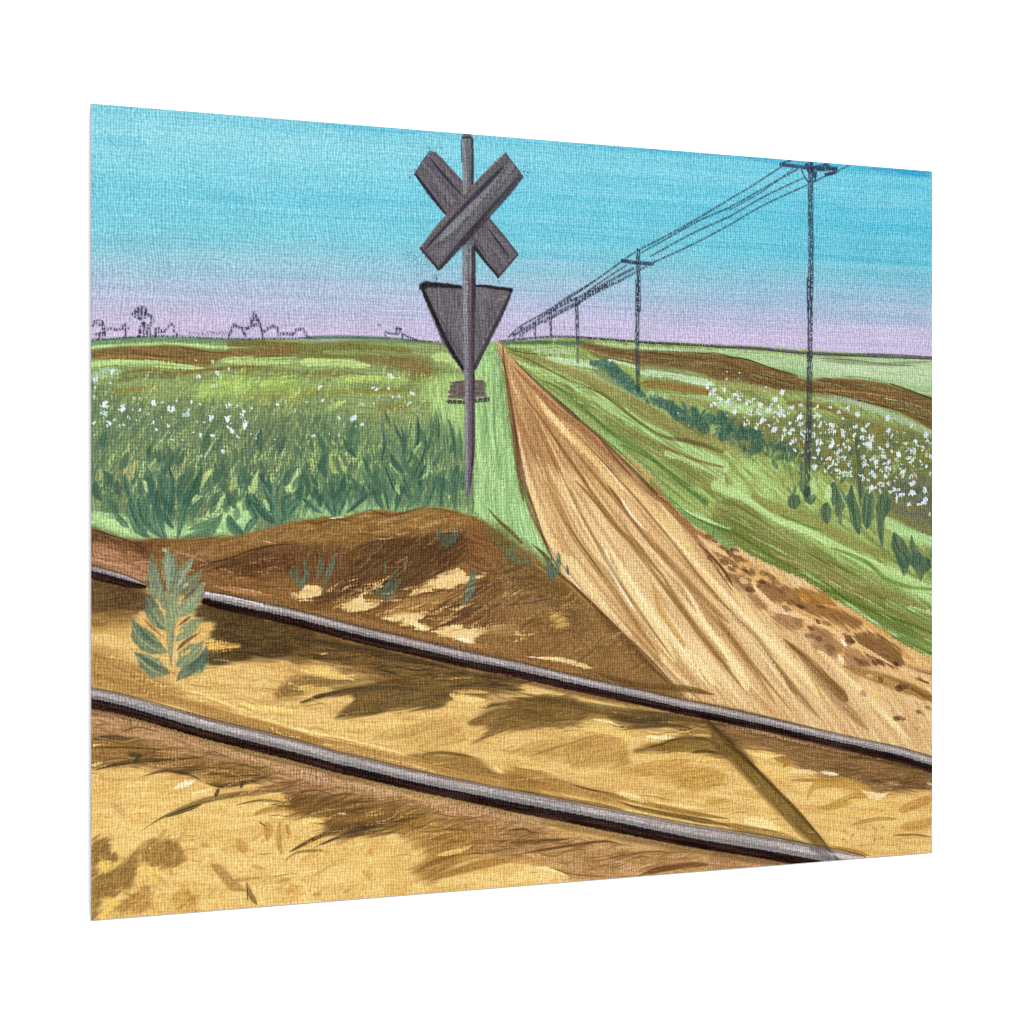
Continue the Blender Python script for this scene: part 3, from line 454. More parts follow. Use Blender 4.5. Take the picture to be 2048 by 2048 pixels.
SS('B3', [([(20, 560), (60, 900), (120, 1350), (170, 1750), (215, 2000)], [20, 30, 44, 46, 50], (116, 82, 52)), ([(35, 660), (90, 1000), (150, 1400), (240, 1800), (290, 2000)], [12, 30, 34, 30, 30], (176, 126, 92)), ([(80, 760), (120, 950), (180, 1080)], [8, 14, 8], (222, 186, 146)), ([(150, 1280), (200, 1560), (270, 1900)], [10, 26, 44], (226, 196, 150)),
          ([(100, 760), (300, 960), (520, 1180), (750, 1330), (1000, 1560), (1300, 1850), (1450, 2000)], [20, 50, 70, 80, 80, 90, 90], (152, 108, 70)), ([(140, 780), (330, 960), (560, 1160), (800, 1350), (1000, 1560), (1180, 1720)], [8, 12, 16, 20, 24, 16], (188, 134, 100)),
          ([(900, 1430), (1050, 1620), (1200, 1780)], [10, 24, 10], (112, 76, 50)), ([(300, 1000), (420, 1180), (640, 1420), (850, 1620), (1100, 1932)], [20, 60, 70, 70, 80], (220, 184, 122)), ([(350, 1080), (520, 1280), (700, 1480)], [10, 60, 20], (236, 204, 146)),
          ([(190, 1030), (330, 1180), (480, 1400), (620, 1600), (800, 1850)], [6, 16, 24, 30, 30], (142, 98, 56)), ([(170, 1020), (300, 1180), (420, 1400), (540, 1650), (640, 1932)], [8, 14, 24, 30, 40], (218, 180, 120)), ([(150, 1180), (260, 1450), (380, 1700), (450, 1932)], [14, 50, 50, 60], (158, 112, 66)), ([(330, 1560), (400, 1750), (440, 1932)], [20, 30, 30], (224, 190, 130)),
          ([(700, 1560), (850, 1750), (1000, 1932)], [20, 40, 50], (164, 118, 62)), ([(850, 1560), (950, 1680), (1120, 1900)], [6, 18, 20], (238, 216, 176)), ([(1100, 1560), (1300, 1740), (1500, 1960)], [20, 60, 80], (196, 146, 88)), ([(130, 730), (400, 975), (600, 1150), (750, 1280)], [10, 20, 20, 12], (66, 60, 42)), ([(750, 1280), (900, 1400), (1100, 1570), (1300, 1760)], [8, 6, 6, 8], (96, 76, 50))], streak=.5, soft=.5, taper=(.08, .1))
SS('C3', [([(60, 0), (110, 200), (200, 420), (330, 640)], [30, 36, 30, 20], (112, 90, 56), .7), ([(140, 0), (180, 200), (300, 500), (420, 660)], [50, 60, 80, 100], (230, 198, 140)), ([(420, 660), (560, 820), (700, 1000), (900, 1200), (1050, 1400)], [100, 130, 110, 80, 50], (232, 204, 146)),
          ([(270, 0), (400, 260), (560, 560), (800, 880), (1000, 1160), (1180, 1420), (1300, 1580)], [50, 70, 60, 60, 60, 50, 30], (158, 116, 68)), ([(420, 330), (620, 620), (820, 900)], [8, 14, 10], (104, 74, 46)), ([(380, 0), (480, 180), (620, 330), (760, 560)], [60, 60, 60, 30], (226, 192, 130)),
          ([(540, 0), (740, 220), (900, 420), (1150, 640), (1350, 880)], [40, 30, 40, 60, 60], (150, 110, 60)), ([(680, 160), (840, 340), (1000, 520)], [8, 12, 8], (110, 80, 46)), ([(820, 30), (960, 220), (1100, 420), (1280, 660)], [26, 36, 26, 20], (128, 92, 54)), ([(790, 580), (850, 750), (950, 960), (1080, 1180)], [16, 60, 50, 30], (244, 228, 190)),
          ([(870, 640), (1000, 900), (1150, 1150), (1300, 1400), (1450, 1650)], [30, 110, 130, 120, 80], (232, 204, 144)), ([(950, 160), (1050, 320), (1200, 470)], [20, 34, 14], (240, 220, 180)), ([(1300, 600), (1450, 820), (1560, 1020), (1720, 1300), (1900, 1560)], [20, 40, 40, 50, 40], (238, 212, 166)),
          ([(1000, 40), (1300, 350), (1550, 620), (1750, 900), (1932, 1150)], [60, 90, 100, 110, 120], (224, 188, 124)), ([(1200, 0), (1400, 250), (1600, 480), (1760, 700), (1932, 940)], [50, 80, 70, 60, 40], (146, 106, 68)), ([(1250, 560), (1500, 860), (1700, 1080), (1932, 1290)], [30, 60, 60, 60], (152, 112, 62)),
          ([(1230, 900), (1300, 1150), (1450, 1400), (1650, 1700)], [30, 60, 70, 60], (188, 148, 80)), ([(1320, 860), (1500, 1150), (1700, 1430), (1932, 1700)], [30, 70, 60, 50], (160, 120, 68)), ([(1500, 1500), (1700, 1700), (1800, 1850)], [60, 100, 60], (238, 208, 150)), ([(1300, 1560), (1420, 1750), (1600, 1880)], [40, 90, 60], (236, 206, 150)), ([(1600, 1300), (1800, 1500), (1932, 1640)], [20, 60, 60], (182, 140, 90))], streak=.5, soft=.6, taper=(.12, .15))
SS('C4', [([(-40, 640), (150, 940), (400, 1300), (600, 1600), (750, 1932)], [40, 70, 80, 80, 80], (228, 194, 132)), ([(-40, 700), (130, 930)], [16, 10], (104, 74, 44)), ([(-40, 1120), (150, 1400), (350, 1700), (500, 1932)], [50, 60, 50, 40], (158, 116, 68)), ([(-40, 1300), (150, 1600), (250, 1800)], [60, 110, 100], (238, 206, 146)),
          ([(60, 1100), (300, 1300), (480, 1560), (700, 1850)], [30, 50, 60, 80], (168, 124, 78)), ([(250, 1080), (500, 1350), (750, 1650), (900, 1880)], [30, 50, 60, 60], (234, 200, 140)), ([(560, 1330), (800, 1540), (950, 1700), (1150, 1900)], [30, 80, 100, 120], (122, 84, 46)), ([(700, 1500), (900, 1750), (1000, 1932)], [20, 50, 60], (228, 196, 132)),
          ([(1100, 1680), (1300, 1780), (1500, 1932)], [30, 50, 50], (220, 182, 116)), ([(1100, 1580), (1400, 1680), (1700, 1790), (1932, 1880)], [50, 110, 120, 90], (150, 108, 56)), ([(1400, 1560), (1650, 1660), (1932, 1800)], [30, 50, 50], (214, 168, 104)), ([(1630, 1560), (1800, 1610), (1932, 1650)], [30, 60, 40], (92, 64, 38)), ([(1780, 1700), (1880, 1740)], 20, (80, 56, 34)), ([(1650, 1740), (1932, 1900)], [30, 60], (120, 86, 46))], streak=.5, soft=.55, taper=(.12, .1))
SS('F', [([(941, 655), (957, 715), (985, 890), (1008, 965), (1032, 1032), (1062, 1086)], [3, 5, 7, 7, 6, 5], (84, 62, 42)), ([(948, 655), (1002, 712), (1062, 768), (1130, 824), (1200, 893), (1262, 955), (1312, 995)], [2, 4, 5, 6, 7, 8, 6], (84, 66, 42)),
         ([(1062, 1086), (1162, 1184), (1230, 1250), (1292, 1316)], [5, 9, 8, 5], (88, 66, 38)), ([(1130, 1120), (1200, 1200), (1270, 1275), (1330, 1330)], [3, 8, 8, 4], (150, 112, 66)),
         ([(1010, 800), (1090, 960), (1190, 1130), (1290, 1270)], [3, 7, 9, 4], (136, 98, 56)), ([(1000, 760), (1110, 920), (1240, 1090), (1370, 1260), (1420, 1320)], [3, 6, 10, 10, 4], (134, 98, 56)), ([(1040, 800), (1150, 930), (1290, 1100), (1400, 1230), (1500, 1350)], [3, 7, 9, 12, 6], (142, 104, 60)),
         ([(1070, 800), (1200, 940), (1330, 1100), (1440, 1230), (1560, 1370)], [3, 6, 8, 12, 5], (130, 94, 54)), ([(1220, 960), (1330, 1080), (1440, 1200), (1540, 1300)], [3, 9, 13, 6], (244, 218, 170)), ([(1130, 1000), (1200, 1110), (1280, 1220), (1340, 1300)], [3, 12, 16, 8], (246, 222, 174)),
         ([(1180, 990), (1290, 1130), (1390, 1260), (1450, 1330)], [3, 9, 12, 6], (242, 214, 162)), ([(1050, 880), (1090, 970), (1140, 1060)], [3, 9, 4], (238, 208, 156)), ([(1500, 1230), (1570, 1310), (1640, 1380)], [5, 22, 14], (138, 104, 66)), ([(1420, 1200), (1490, 1290), (1540, 1350)], [4, 16, 14], (150, 114, 72)),
         ([(1350, 1130), (1430, 1220), (1500, 1320)], [4, 14, 8], (240, 212, 160)), ([(1560, 1240), (1640, 1320), (1720, 1400)], [4, 14, 10], (238, 208, 152)), ([(1300, 1320), (1400, 1345), (1560, 1388), (1700, 1428), (1758, 1446)], [6, 14, 16, 16, 8], (138, 104, 60))], streak=.5, soft=.7, taper=(.15, .2), a=.8)
# rutted shoulder: brown clods with pale gaps
P('C4', [(-40, 480), (100, 500), (330, 680), (650, 870), (950, 1000), (1250, 1120), (1500, 1330), (1932, 1540), (1932, 1640), (1500, 1560), (1100, 1500), (700, 1200), (300, 960), (-40, 640)], (222, 178, 118), col2=(198, 150, 88), ang=30, fl=30, soft=10, a=.9)
clod = part('painted_clods', 'dark brown clods along the right shoulder of the track')
for pts, c in [([(330, 810), (550, 860), (700, 900), (720, 1010), (560, 1010), (400, 950)], (124, 88, 56)), ([(60, 760), (200, 780), (280, 880), (270, 950), (160, 880)], (130, 94, 62)), ([(170, 710), (270, 700), (330, 730), (310, 775), (200, 760)], (122, 88, 52)), ([(260, 950), (420, 980), (410, 1070), (330, 1040)], (132, 96, 64)),
               ([(440, 1130), (600, 1100), (740, 1170), (700, 1270), (560, 1230)], (136, 100, 66)), ([(580, 1000), (750, 990), (1000, 1060), (1280, 1180), (1270, 1260), (1000, 1180), (780, 1090)], (118, 82, 46)), ([(680, 900), (850, 900), (1000, 980), (1050, 1060), (860, 1040), (760, 1000)], (130, 92, 40)), ([(820, 1210), (1000, 1290), (1110, 1420), (1040, 1500), (900, 1440), (840, 1390)], (138, 102, 68)),
               ([(1200, 1330), (1280, 1270), (1450, 1320), (1620, 1430), (1640, 1560), (1540, 1590), (1350, 1500)], (108, 76, 44)), ([(1130, 1420), (1300, 1500), (1420, 1570), (1200, 1590), (1120, 1540)], (142, 104, 70)), ([(-30, 500), (50, 540), (60, 600), (-30, 590)], (124, 92, 56)), ([(60, 620), (160, 630), (170, 690), (100, 700)], (116, 84, 52)), ([(0, 560), (90, 600), (80, 640), (0, 620)], (140, 104, 64))]:
    P('C4', pts, c, a=.88, soft=5, rough=5, dry=.03, col2=tuple(int(v * 1.22) for v in c), fl=22, ang=32, fw=3, pid=clod)
SS('C4', [([(280, 800), (330, 900), (420, 1000), (520, 1070), (700, 1130), (890, 1190)], [30, 60, 70, 60, 46, 20], (230, 196, 148)), ([(800, 1180), (1000, 1260), (1200, 1380), (1400, 1490), (1600, 1600)], [20, 40, 44, 40, 24], (232, 190, 134)), ([(1080, 1340), (1140, 1400)], 34, (248, 236, 214)), ([(1060, 1480), (1110, 1560)], 50, (240, 222, 180)), ([(0, 600), (60, 660), (130, 750)], 50, (230, 196, 148)), ([(870, 1440), (1000, 1520)], 40, (232, 196, 130)),
          ([(850, 1020), (1100, 1070), (1260, 1140)], 22, (206, 150, 84)), ([(1280, 1190), (1450, 1270), (1560, 1340)], 50, (206, 148, 76)), ([(700, 920), (800, 1000)], 40, (186, 126, 48)), ([(330, 760), (600, 820)], 50, (214, 166, 98))], taper=(.25, .3), streak=.4, a=.9, soft=.5)
SS('C3', [([(1250, 130), (1450, 320), (1600, 450), (1800, 560)], [30, 60, 60, 50], (152, 110, 66)), ([(1620, 480), (1750, 590), (1932, 680)], [20, 40, 60], (224, 186, 130)), ([(1640, 560), (1780, 700), (1900, 850), (1960, 960)], [10, 26, 34, 30], (104, 70, 48)), ([(1700, 500), (1800, 510)], 50, (128, 92, 54)), ([(1840, 590), (1932, 640)], 50, (118, 84, 52)), ([(1250, 120), (1400, 200), (1520, 360)], 20, (188, 128, 84))], taper=(.2, .2), streak=.4, soft=.5)
SS('C3', [([(1220, 0), (1400, 180), (1560, 330), (1800, 490), (1932, 590)], [26, 40, 60, 80, 90], (96, 150, 84)), ([(1450, 230), (1650, 330), (1932, 440)], [14, 30, 20], (158, 212, 150)), ([(1380, 150), (1550, 300), (1700, 380), (1932, 470)], [10, 12, 22, 30], (56, 110, 52))], streak=.4, a=.9)

# ---- earth: bank, track bed and foreground
bank = part('painted_earth_bank', 'brown earth bank with sandy patches between grass and far rail')
bed = part('painted_sand_bed', 'golden sand with brown shadow strokes between the two rails')
fore = part('painted_foreground_sand', 'golden sand with dark rut marks in front of the near rail')
ME = [(100, 980)] + mound_edge[1:-1] + [(915, 985), (960, 1020), (1000, 1045), (1060, 1095), (1160, 1186), (1290, 1320)]
P('F', ME + [(1100, 1300), (700, 1200), (390, 1130), (280, 1110), (100, 1055)], (140, 102, 58), pid=bank, col2=(124, 88, 50), ang=0, fl=30, fw=5, sm=False, rough=1.5, soft=2.5)
P('F', [(100, 1070), (280, 1110), (700, 1215), (1100, 1315), (1290, 1345), (1500, 1390), (1800, 1460), (1800, 1640), (1600, 1640), (1300, 1580), (800, 1450), (400, 1350), (100, 1300)], (222, 184, 114), pid=bed, col2=(206, 164, 94), ang=8, fl=60, fw=6, sm=False, rough=1, soft=3)
P('F', [(100, 1300), (400, 1360), (800, 1470), (1300, 1600), (1600, 1650), (1600, 1800), (100, 1800)], (228, 190, 116), pid=fore, col2=(214, 172, 98), ang=0, fl=40, fw=8, sm=False, rough=1, soft=3)
# bank detail
P('C1', [(60, 430), (200, 480), (420, 550), (540, 540), (700, 560), (560, 640), (540, 700), (400, 680), (200, 600), (60, 570)], (94, 62, 42), a=.85, col2=(120, 82, 54), soft=14, rough=5, ang=20, fl=24)
P('C1', [(60, 580), (400, 660), (560, 740), (600, 900), (400, 860), (60, 760)], (150, 104, 74), a=.85, col2=(190, 140, 106), soft=12, rough=5, ang=15, fl=20, fw=3)
P('C1', [(800, 560), (1300, 530), (1932, 400), (1932, 570), (1600, 580), (1300, 700), (1000, 760), (760, 760)], (156, 118, 70), a=.85, col2=(130, 94, 56), soft=12, rough=4, ang=-10, fl=30)
P('C1', [(1000, 770), (1350, 690), (1600, 600), (1932, 600), (1932, 860), (1600, 900), (1400, 860), (1100, 800)], (88, 60, 38), a=.9, col2=(112, 78, 46), soft=14, rough=5, ang=-12, fl=24)
P('C1', [(1080, 820), (1400, 870), (1932, 860), (1932, 1120), (1500, 1050), (1150, 970)], (146, 104, 60), a=.85, col2=(124, 88, 50), soft=14, rough=5, ang=5, fl=30)
SS('C1', [([(1000, 760), (1250, 720), (1500, 630), (1750, 580), (1932, 590)], [26, 20, 18, 18, 14], (74, 48, 32)), ([(60, 440), (250, 500), (430, 560), (560, 640)], [30, 14, 12, 40], (62, 42, 34)), ([(700, 560), (900, 545), (1100, 530), (1300, 480)], 12, (96, 66, 40)), ([(60, 700), (200, 740), (350, 780)], 16, (210, 170, 140)), ([(60, 780), (300, 840), (560, 900)], 30, (182, 134, 104)),
          ([(800, 640), (1000, 700), (1100, 740)], 30, (176, 128, 92)), ([(1150, 950), (1400, 1000), (1700, 1040)], 40, (182, 134, 90)), ([(1300, 960), (1600, 1010)], 14, (214, 170, 128)), ([(1850, 1020), (1932, 1060)], 50, (222, 186, 128)), ([(1600, 550), (1740, 575)], 12, (222, 180, 140)), ([(1300, 850), (1500, 860), (1650, 900)], 10, (84, 56, 36)), ([(1450, 940), (1700, 960), (1932, 940)], 12, (96, 66, 40))], taper=(.25, .35), streak=.4, a=.85)
P('C2', [(0, 380), (350, 350), (560, 290), (800, 330), (1150, 260), (1400, 300), (1620, 420), (1700, 500), (1300, 470), (1000, 500), (700, 560), (480, 620), (0, 580)], (152, 114, 64), a=.9, col2=(132, 98, 52), soft=10, rough=4, ang=-8, fl=28)
P('C2', [(480, 640), (700, 530), (1050, 500), (1300, 450), (1500, 480), (1480, 700), (1400, 800), (1200, 870), (1000, 1010), (850, 1000), (560, 1030), (300, 1100), (60, 1090), (200, 980), (400, 850)], (84, 60, 40), a=.9, col2=(108, 78, 48), soft=14, rough=6, ang=-28, fl=24, fw=4)
P('C2', [(0, 600), (450, 620), (420, 850), (300, 930), (0, 900)], (120, 84, 54), a=.85, col2=(98, 70, 46), soft=16, rough=6, ang=-70, fl=16)
P('C2', [(1500, 440), (1700, 470), (1850, 700), (1750, 850), (1560, 850), (1450, 780), (1500, 620)], (140, 98, 60), a=.85, col2=(110, 74, 46), soft=14, rough=5, ang=20)
P('C2', [(1420, 1130), (1560, 900), (1932, 800), (1932, 1260), (1600, 1330), (1350, 1280)], (96, 68, 42), a=.85, col2=(128, 92, 56), soft=18, rough=6, ang=-30, fl=24)
SAND = (228, 190, 124)
for pts in [[(0, 1000), (90, 940), (200, 970), (150, 1050), (0, 1075)], [(360, 1150), (560, 1030), (580, 1090), (740, 1085), (700, 1140), (600, 1180)], [(560, 1020), (720, 920), (760, 900), (700, 980)], [(980, 1040), (1180, 900), (1420, 800), (1500, 860), (1680, 835), (1660, 850), (1530, 920), (1350, 970), (1150, 990)],
            [(720, 1240), (850, 1200), (1150, 1190), (1060, 1270), (1180, 1340), (1120, 1360), (950, 1300)], [(1180, 1360), (1400, 1300), (1560, 1340), (1932, 1290), (1932, 1400), (1600, 1400), (1560, 1460), (1400, 1430)]]:
    P('C2', pts, SAND, col2=(238, 206, 144), a=.92, soft=3, rough=3, fl=20)
P('C2', [(900, 1110), (1150, 1020), (1450, 1000), (1400, 1100), (1150, 1180), (800, 1210)], (176, 134, 78), col2=(156, 114, 64), a=.8, soft=8, rough=4, ang=-15)
SS('C2', [([(1390, 1420), (1480, 1440), (1560, 1455)], [20, 34, 20], (250, 240, 220)), ([(980, 1290), (1140, 1340)], [10, 26], (244, 222, 176)), ([(480, 640), (650, 560), (850, 540), (1000, 510)], 16, (84, 56, 38)), ([(560, 290), (640, 270), (720, 300), (820, 320), (950, 290), (1100, 255), (1300, 270), (1420, 305)], 14, (88, 66, 36)), ([(0, 350), (150, 390), (300, 350), (500, 370)], 20, (92, 68, 40)),
          ([(250, 350), (410, 330)], 12, (188, 220, 160)), ([(500, 480), (700, 500), (900, 540)], 20, (100, 72, 44)), ([(1000, 1050), (1250, 1000), (1460, 1010)], 10, (96, 70, 42)), ([(1060, 1270), (1250, 1180), (1500, 1080), (1750, 980)], [20, 50, 50, 30], (98, 70, 46)), ([(560, 1200), (800, 1110), (1000, 1030)], [20, 40, 20], (104, 76, 46)), ([(1180, 1350), (1400, 1260), (1700, 1150), (1932, 1050)], [10, 30, 40, 40], (92, 66, 46)),
          ([(1740, 860), (1800, 800), (1850, 730)], 10, (70, 50, 36)), ([(0, 1170), (200, 1200), (500, 1250), (800, 1330), (1200, 1420), (1600, 1510), (1932, 1570)], [60, 50, 50, 40, 40, 50, 60], (150, 112, 66)), ([(1500, 1480), (1700, 1500), (1932, 1520)], 40, (176, 128, 76)), ([(1600, 1400), (1800, 1400), (1932, 1420)], 36, (128, 90, 52)), ([(850, 760), (960, 700), (930, 850)], 26, (150, 118, 68)), ([(560, 1090), (730, 1080)], 12, (190, 140, 76))], taper=(.2, .25), streak=.45, a=.9)
P('C3', [(-340, 640), (-120, 760), (100, 640), (380, 880), (560, 1050), (800, 1260), (1050, 1520), (1350, 1790), (1500, 1932), (1100, 1850), (700, 1720), (-160, 1560), (-300, 1400), (-120, 1250), (-260, 1100), (-140, 900)], (132, 98, 56), pid=bank, col2=(146, 110, 68), a=.85, soft=26, rough=8, ang=50, fl=30)
P('C3', [(-60, 700), (150, 760), (350, 900), (560, 1100), (560, 1250), (350, 1150), (200, 1020), (-60, 900)], (110, 84, 46), col2=(128, 98, 58), a=.9, soft=16, rough=5, ang=30)
P('C3', [(320, 1170), (420, 1190), (470, 1300), (420, 1340), (340, 1270)], (206, 164, 92), a=.8, soft=8, rough=4)
BR('C3', [(-60, 880), (300, 900), (330, 1100), (-60, 1150)], 34, (50, 130), (6, 14), (5, 35), [(66, 52, 50), (74, 60, 50)], a=(.5, .9), dry=.45)
SS('C3', [([(130, 560), (250, 660), (380, 830), (580, 1000), (800, 1220), (1050, 1490), (1280, 1730), (1500, 1932)], [14, 50, 40, 26, 34, 40, 26, 20], (92, 68, 36)), ([(700, 1150), (880, 1330), (1100, 1560), (1300, 1760)], [20, 60, 70, 30], (112, 82, 46)), ([(180, 760), (240, 800), (300, 840)], 14, (176, 150, 96)), ([(440, 820), (520, 900), (600, 990)], [16, 20, 8], (240, 214, 172)),
          ([(-60, 1120), (150, 1100), (320, 1060)], 10, (70, 60, 56)), ([(300, 1120), (400, 1200), (480, 1230), (550, 1230), (545, 1290), (500, 1340), (430, 1370), (280, 1400), (200, 1440)], 8, (84, 66, 50)), ([(100, 1330), (170, 1300), (260, 1300), (340, 1330), (390, 1380)], 7, (92, 70, 52)), ([(390, 1360), (480, 1350), (570, 1380), (640, 1440)], 7, (84, 64, 48)),
          ([(0, 1360), (50, 1390)], 34, (220, 180, 120)), ([(700, 1720), (900, 1790), (1150, 1850), (1500, 1870), (1800, 1932)], [20, 50, 50, 60, 40], (104, 76, 42)), ([(100, 1590), (300, 1600), (450, 1620)], [8, 20, 10], (250, 232, 190)), ([(200, 1600), (350, 1605), (520, 1640), (640, 1680), (700, 1695)], [10, 40, 46, 40, 10], (234, 206, 140)), ([(0, 1600), (300, 1680), (600, 1730)], 26, (150, 104, 54))], taper=(.12, .15), streak=.35, a=.9)
S('C2', [(1690, 255), (1790, 370), (1880, 450), (1990, 560)], [8, 30, 36, 30], (96, 84, 46), streak=.3)
P('C2', [(1640, 430), (1760, 430), (1932, 570), (2000, 700), (1880, 720), (1800, 640), (1700, 520)], (96, 92, 50), a=.8, col2=(120, 100, 58), soft=12, rough=4)
SAGE = (76, 100, 84)
weed = lambda tile, label, leaves, col=SAGE, **k: plant(tile, label, leaves, col, name='painted_weed', col2=(92, 112, 92), **k)
weed('C2', 'three green blades standing at the left of the bank', [([(20, 980), (-20, 880), (-40, 770)], 50), ([(20, 980), (60, 840), (30, 690)], 50), ([(165, 880), (195, 780), (190, 680)], 44), ([(215, 960), (260, 830), (330, 650)], 50), ([(210, 1040), (225, 940)], 20), ([(-60, 900), (-90, 800)], 40)])
weed('C2', 'small forked green weed in the middle of the bank', [([(765, 1095), (780, 980), (880, 800)], 70), ([(760, 1060), (700, 1000), (690, 960)], 50), ([(770, 1080), (830, 1000), (910, 900)], 60), ([(765, 850), (765, 720)], 26), ([(930, 760), (950, 700)], 36)])
weed('C2', 'grey green V shaped tuft high on the bank', [([(1340, 600), (1270, 520), (1235, 420)], 70), ([(1350, 600), (1390, 500), (1420, 410)], 70), ([(1280, 520), (1400, 520)], 60)], a=.8)
weed('C2', 'pointed green spike at the right of the bank', [([(1440, 1140), (1510, 1040), (1570, 790)], 80), ([(1530, 1050), (1570, 900)], 70)])
weed('C3', 'blue green tuft where the grass meets the track', [([(340, 900), (300, 800), (330, 680)], 60), ([(350, 870), (390, 760), (390, 640)], 50), ([(480, 860), (465, 760)], 30), ([(350, 900), (340, 760)], 70)])
weed('C3', 'dull green tuft on the dark edge of the bank', [([(20, 760), (-20, 640), (0, 560)], 60), ([(60, 780), (90, 640)], 60), ([(120, 790), (130, 660)], 40), ([(-60, 720), (-70, 600)], 60)], a=.6)

# track bed: shadow strokes
P('C1', [(60, 900), (560, 1000), (640, 1140), (500, 1190), (430, 1190), (60, 1210)], (84, 64, 42), a=.92, col2=(104, 78, 48), soft=10, rough=4, ang=-4, fl=30)
P('C1', [(60, 1200), (430, 1190), (420, 1300), (250, 1320), (60, 1340)], (150, 112, 60), a=.8, col2=(120, 88, 48), soft=12, ang=-4, fl=30)
P('C1', [(1040, 1100), (1500, 1180), (2000, 1300), (2000, 1560), (1500, 1620), (1100, 1660), (1080, 1540), (1380, 1490), (1110, 1460), (1160, 1300), (1000, 1220)], (76, 60, 38), a=.94, col2=(94, 74, 44), soft=8, rough=4, ang=0, fl=30)
P('C1', [(1100, 1450), (1250, 1455), (1375, 1490), (1250, 1520), (1100, 1530)], (222, 176, 92), a=.95, soft=3, rough=3)
P('C1', [(60, 1500), (400, 1640), (700, 1800), (900, 1932), (300, 1932), (60, 1850)], (140, 102, 54), a=.75, col2=(166, 126, 68), soft=18, ang=22, fl=40)
P('D2', [(-60, -110), (300, -100), (700, -60), (1100, -30), (1500, 40), (1500, 60), (1200, 20), (800, -30), (300, -10), (-60, 60), (-200, 60)], (110, 84, 46), a=.8, col2=(134, 102, 58), soft=10, rough=4, ang=-3, fl=40)
P('C2', [(-60, 1300), (400, 1420), (900, 1530), (1500, 1680), (1932, 1790), (1932, 1932), (1500, 1932), (1150, 1932), (800, 1850), (520, 1750), (200, 1640), (-60, 1640)], (116, 88, 48), a=.85, col2=(90, 68, 40), soft=16, rough=6, ang=10, fl=30)
SS('C2', [([(-60, 1420), (200, 1460), (600, 1540), (1000, 1620), (1500, 1740)], [60, 70, 70, 70, 70], (72, 56, 36)), ([(0, 1580), (300, 1600), (560, 1580)], 46, (84, 64, 38)), ([(180, 1570), (260, 1550)], 14, (220, 176, 110)), ([(900, 1640), (1300, 1700), (1700, 1760)], 26, (150, 112, 56)), ([(0, 1700), (250, 1740), (500, 1800)], [60, 80, 30], (232, 192, 108)), ([(0, 1860), (150, 1900), (300, 1880)], 90, (226, 186, 104)),
          ([(380, 1760), (520, 1750)], 14, (240, 206, 130)), ([(300, 1900), (600, 1860), (900, 1800), (1100, 1780)], [20, 40, 40, 20], (92, 68, 40)), ([(1200, 1790), (1450, 1780), (1640, 1760)], 18, (224, 170, 90)), ([(1700, 1720), (1830, 1760)], 14, (226, 160, 110)), ([(1250, 1730), (1500, 1750), (1750, 1780), (1932, 1800)], 30, (70, 60, 40)), ([(1300, 1860), (1600, 1840), (1932, 1850)], 30, (80, 66, 42)), ([(1200, 1932), (1500, 1900), (1700, 1910)], 30, (220, 180, 104))], taper=(.25, .3), streak=.45, a=.9)
for pts, c, c2, an in [([(30, 100), (260, 10), (700, -40), (1240, 0), (1210, 80), (1100, 140), (800, 170), (400, 210), (280, 220), (420, 110), (380, 40), (120, 80)], (116, 88, 48), (92, 72, 44), -8), ([(600, 380), (900, 260), (1150, 220), (1280, 290), (1340, 400), (1250, 440), (1000, 480), (860, 400)], (186, 144, 80), (204, 164, 94), -15),
                   ([(1350, 270), (1600, 130), (1932, 50), (2200, 60), (2300, 200), (2000, 260), (1700, 320), (1500, 400), (1370, 440), (1520, 320)], (138, 104, 60), (112, 86, 50), -12), ([(840, 530), (1000, 500), (1300, 520), (1450, 560), (1560, 650), (1700, 680), (1932, 720), (2100, 790), (1700, 740), (1300, 680), (1000, 590)], (150, 114, 58), (132, 98, 50), 14)]:
    P('D2', pts, c, col2=c2, a=.88, soft=6, rough=4, ang=an, fl=40)
SS('D2', [([(0, 110), (150, 60), (350, 10), (700, -20), (1040, 10)], [10, 24, 36, 40, 20], (84, 70, 44)), ([(280, 220), (600, 180), (900, 150)], 14, (92, 72, 46)), ([(1200, 30), (1260, 60), (1500, 80)], [40, 60, 30], (240, 206, 124)), ([(0, 330), (300, 380), (600, 450), (850, 520)], [10, 16, 20, 24], (244, 214, 150)), ([(0, 280), (400, 300), (1000, 250)], 40, (228, 192, 112)), ([(1500, 130), (1800, 90), (1932, 80)], 30, (96, 76, 46)),
          ([(0, 370), (300, 420), (600, 500), (900, 570), (1200, 660), (1500, 730), (1932, 820)], [60, 66, 60, 50, 50, 50, 40], (164, 122, 62)), ([(0, 350), (300, 405), (600, 470), (800, 520)], 12, (226, 186, 120)), ([(980, 520), (1150, 505), (1400, 540)], 26, (112, 84, 42)), ([(1560, 620), (1650, 670)], 26, (236, 204, 130)), ([(1050, 600), (1250, 580)], 14, (190, 150, 82))], taper=(.15, .25), streak=.4, a=.88)
SS('D1', [([(700, 0), (950, 40), (1200, 140), (1500, 250), (1932, 360)], [30, 34, 30, 26, 20], (240, 206, 124)), ([(300, 0), (700, 80), (1100, 200), (1500, 310), (1932, 430)], [80, 80, 80, 80, 70], (160, 118, 64)), ([(1250, 110), (1400, 140), (1700, 170)], 40, (238, 208, 120)), ([(1720, 110), (1850, 60), (1932, 40)], [10, 30, 40], (84, 68, 42)), ([(1780, 130), (1932, 100)], 14, (180, 136, 66)), ([(1680, 310), (1800, 330)], 16, (246, 220, 160))], taper=(.1, .1), streak=.35, a=.9)
